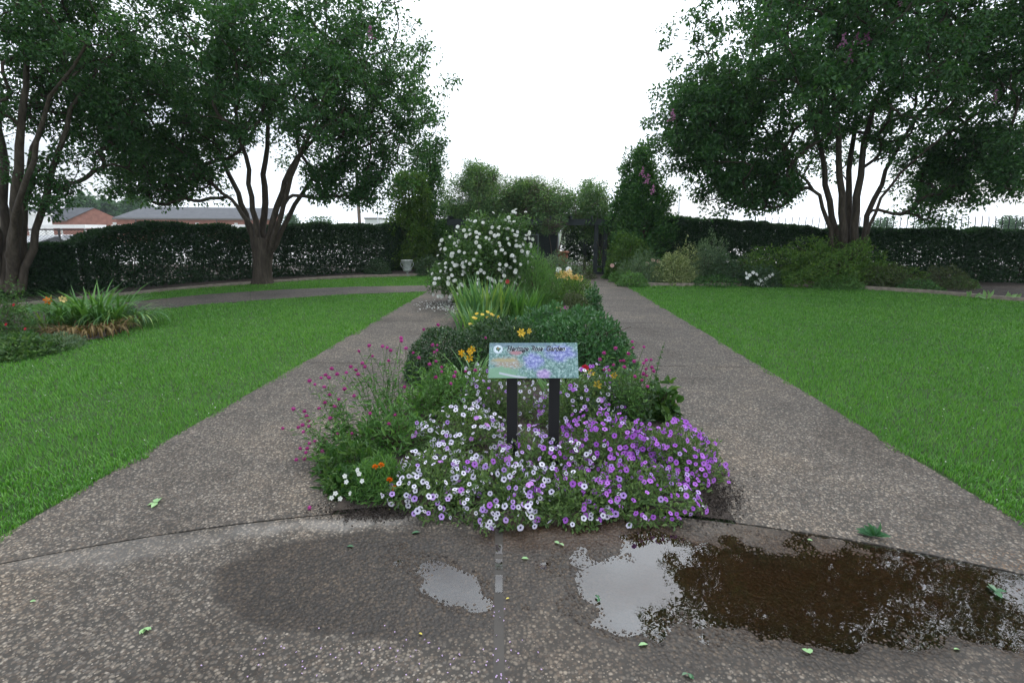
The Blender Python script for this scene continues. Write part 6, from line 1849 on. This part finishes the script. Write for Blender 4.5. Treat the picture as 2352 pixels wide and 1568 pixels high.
# flagstones at the right lawn edge
for i, (u, v, w_, d_, t) in enumerate(((1850, 652, .55, .30, 'left and farthest flagstone at the right lawn edge'), (1880, 657, .5, .22, 'middle flagstone at the right lawn edge'), (1925, 659, .85, .24, 'right and longest flagstone at the right lawn edge'))):
    c = G(u, v)
    n = 9; a = np.linspace(0, 2 * np.pi, n, endpoint=False)
    r = g.uniform(.85, 1.1, n)
    top = np.stack([c.x + w_ / 2 * np.cos(a) * r, c.y + .12 + d_ / 2 * np.sin(a) * r, np.full(n, .09 + .02 * i)], -1)
    bot = top.copy(); bot[:, 2] = -.02
    me = bpy.data.meshes.new('flagstone')
    o = thing('flagstone', t, 'flagstone', (c.x, c.y, 0), 'flagstones at the right lawn edge')
    me.from_pydata([tuple(p - np.array(o.location)) for p in np.concatenate([top, bot])], [], [tuple(range(n))] + [(k, n + k, n + (k + 1) % n, (k + 1) % n) for k in range(n)])
    me.materials.append(M['stone']); link('slab', me, o)
# pale broad leaves at the far right
for i, (u, v, n, t) in enumerate(((2222, 684, 3, 'leftmost pale broad-leaved sprout in the right bed mulch'), (2262, 687, 5, 'middle pale broad-leaved clump in the right bed mulch'), (2312, 688, 5, 'rightmost pale broad-leaved clump in the right bed mulch'))):
    c = G(u, v)
    o = thing('hosta_plant', t, 'plant', (c.x, c.y, 0), 'pale broad-leaved plants')
    for k in range(n):
        q = np.array([[c.x + g.normal() * .1, c.y + g.normal() * .06, .02]])
        dd = unit(np.array([[g.normal() * .8, -.3 + g.normal() * .3, .9]]))
        part(o, 'leaf', *leaf_vf(q, dd, np.array([[g.normal() * .4, -1, .4]]), g.uniform(.15, .26), g.uniform(.06, .09), .15, 'oval'), M['hosta'])

# ------------------------------------------------------------------ left bed
LB = 'plants of the left flower bed'
strap_clump('daylily_clump', 'large green daylily clump in the left bed', 'daylily', 215, 752, .50, 230, (.55, 1.05), (.026, .042), (.3, 1.0), M['strap'], LB, 131)
strap_clump('daylily_clump', 'flattened daylily leaves drooping to the lawn at the right of the left bed', 'daylily', 285, 748, .42, 170, (.5, .85), (.022, .034), (.9, 1.5), M['iris'], LB, 132)
strap_clump('daylily_clump', 'withered straw-coloured daylily leaves at the front of the left bed', 'daylily', 205, 768, .50, 190, (.35, .65), (.016, .028), (1.1, 1.7), M['straw'], LB, 133)
dl = strap_clump('daylily_clump', 'small daylily with two orange flowers near the left rose bush', 'daylily', 120, 762, .3, 70, (.45, .75), (.022, .034), (.4, 1.0), M['iris'], LB, 134)
yd = dl.location.y
scape(dl, A(110, 690, yd), 'lily_orange', 1, .06, 135); scape(dl, A(144, 687, yd), 'lily_cream', 1, .055, 136)
rb = shrub('wispy_rose', 'wispy thin rose bush in front of the left-edge tree trunk', 28, 785, 104, 155, 3000, (.045, .4), M['rose_leaf'], 'rose bush', group=LB, fill=.15, lumpy=.4, twig=M['dry_twig'])
for u, v in ((32, 700), (14, 745), (58, 755)):
    bloom(rb, 'rose_red', 'flower', A(u, v, rb.location.y - .3), TO_CAM, .02)
shrub('ground_cover', 'low green ground cover at the left edge of the left bed', 40, 812, 180, 42, 3200, (.055, .5), M['rose_leaf'], 'plant', group=LB, depth=.5)
shrub('ground_cover', 'feathery grey-green ground cover before the withered leaves', 130, 800, 110, 32, 1800, (.05, .2), M['grey_green'], 'plant', group=LB, depth=.35)
shrub('ground_cover', 'yellow-green ground cover behind the drooping leaves of the left bed', 268, 722, 90, 14, 900, (.06, .5), M['olive'], 'plant', group=LB, depth=.25)

# ------------------------------------------------------------------ leaves lying on the paving
def fallen(u, v, px, label, mat='dead_leaf', k=1):
    p = G(u, v, 0)
    w, b = wet_basin(np.array([p.x]), np.array([p.y]))
    z = max(WATER_Z, float(base_z(p.x, p.y, b[0])) ) + .006
    o = thing('fallen_leaf', label, 'leaf', (p.x, p.y, 0), 'leaves fallen on the paving')
    Lm = S(px, p.y * .977 + .34) * .78
    for i in range(k):
        a = random.uniform(0, 6.28) if k > 1 else random.uniform(-.5, .5) + (3.14 if random.random() < .5 else 0)
        d = np.array([[math.cos(a), math.sin(a), random.uniform(.05, .25)]])
        st = np.array([[p.x, p.y, z + .002 * i]]) - (d * Lm * .5 if k == 1 else 0)
        part(o, 'leaflet', *leaf_vf(st, d, np.array([[random.gauss(0, .25), random.gauss(0, .25), 1]]), Lm * (1 if k == 1 else .62), Lm * (.5 if k == 1 else .38), .15, 'oval'), M[mat])
for a in ((362, 1157, 42, 'largest pale green leaf cluster on the left walkway', 'dead_leaf', 4), (333, 1446, 38, 'pale green leaf cluster on the dry paving at lower left', 'dead_leaf', 4),
          (76, 1382, 16, 'small green leaf near the left edge of the paving', 'dead_leaf'), (955, 1224, 26, 'green leaf just below the pale bare paving patch', 'dead_leaf_dark'),
          (805, 1256, 22, 'dark green leaf on the wet patch left of the small puddle', 'dead_leaf_dark'), (966, 1457, 13, 'tiny yellow leaf below the small puddle', 'dead_leaf_yellow'),
          (1166, 1376, 12, 'tiny yellow leaf just right of the joint board', 'dead_leaf_yellow'), (1206, 1283, 22, 'pale folded leaf right of the joint board top', 'dead_leaf'),
          (1285, 1250, 28, 'pale leaf pair on the wet brown paving below the petunias', 'dead_leaf', 2), (1377, 1375, 28, 'dark leaf at the left rim of the sky-reflecting puddle', 'dead_leaf_dark', 2),
          (1477, 1481, 30, 'pale oval leaf below the sky-reflecting puddle', 'dead_leaf'), (1860, 1503, 36, 'pale leaf pair on the paving right of lower centre', 'dead_leaf', 2),
          (2197, 1492, 20, 'pale leaf at the lower right of the paving', 'dead_leaf'), (2285, 1361, 46, 'blue-green leaf cluster at the right end of the puddle', 'dead_leaf_dark', 5),
          (1580, 1550, 34, 'green leaf cluster at the bottom edge of the picture', 'dead_leaf_dark', 3), (1860, 1240, 14, 'small pale leaf above the brown puddle', 'dead_leaf'),
          (1150, 1180, 14, 'small yellow leaf under the front petunias', 'dead_leaf_yellow'), (892, 1172, 16, 'yellow leaf on the soil below the marigold', 'dead_leaf_yellow')):
    fallen(*a)
p = G(2008, 1232)
sp_ = thing('leaf_sprig', 'dark green broken sprig standing in the puddle at right', 'sprig', (p.x, p.y, 0))
for i in range(9):
    d = unit(np.array([[g.normal() * .6, g.normal() * .4, abs(g.normal()) * .6 + .15]]))
    part(sp_, 'leaflet', *leaf_vf(np.array([[p.x, p.y, .004]]), d, np.array([[g.normal() * .5, -.5, 1]]), g.uniform(.05, .09), .035, .2, 'oval'), M['dead_leaf_dark'])
p = G(711, 1170)
fg = thing('fallen_bloom', 'single magenta globe lying on the left walkway', 'fallen flower', (p.x, p.y, 0), 'spent blooms on the paving')
bloom(fg, 'gomph', 'flower', (p.x, p.y, .013), (1, 0, .3), .014)

# ================================================================== thin summer haze round the whole place
hz = bpy.data.meshes.new('haze')
V, F = box_vf(-260, 260, -20, 240, -1.2, 17)
hz.from_pydata([tuple(v) for v in V], [], [tuple(f) for f in F])
m, nt, out = new_mat('haze_air')
pv = nd(nt, 'VolumePrincipled')
pv.inputs['Color'].default_value = (0.86, 0.93, 1.0, 1)
pv.inputs['Density'].default_value = 0.0004
nt.links.new(pv.outputs[0], out.inputs['Volume'])
hz.materials.append(m)
tag(link('haze', hz), kind='stuff')
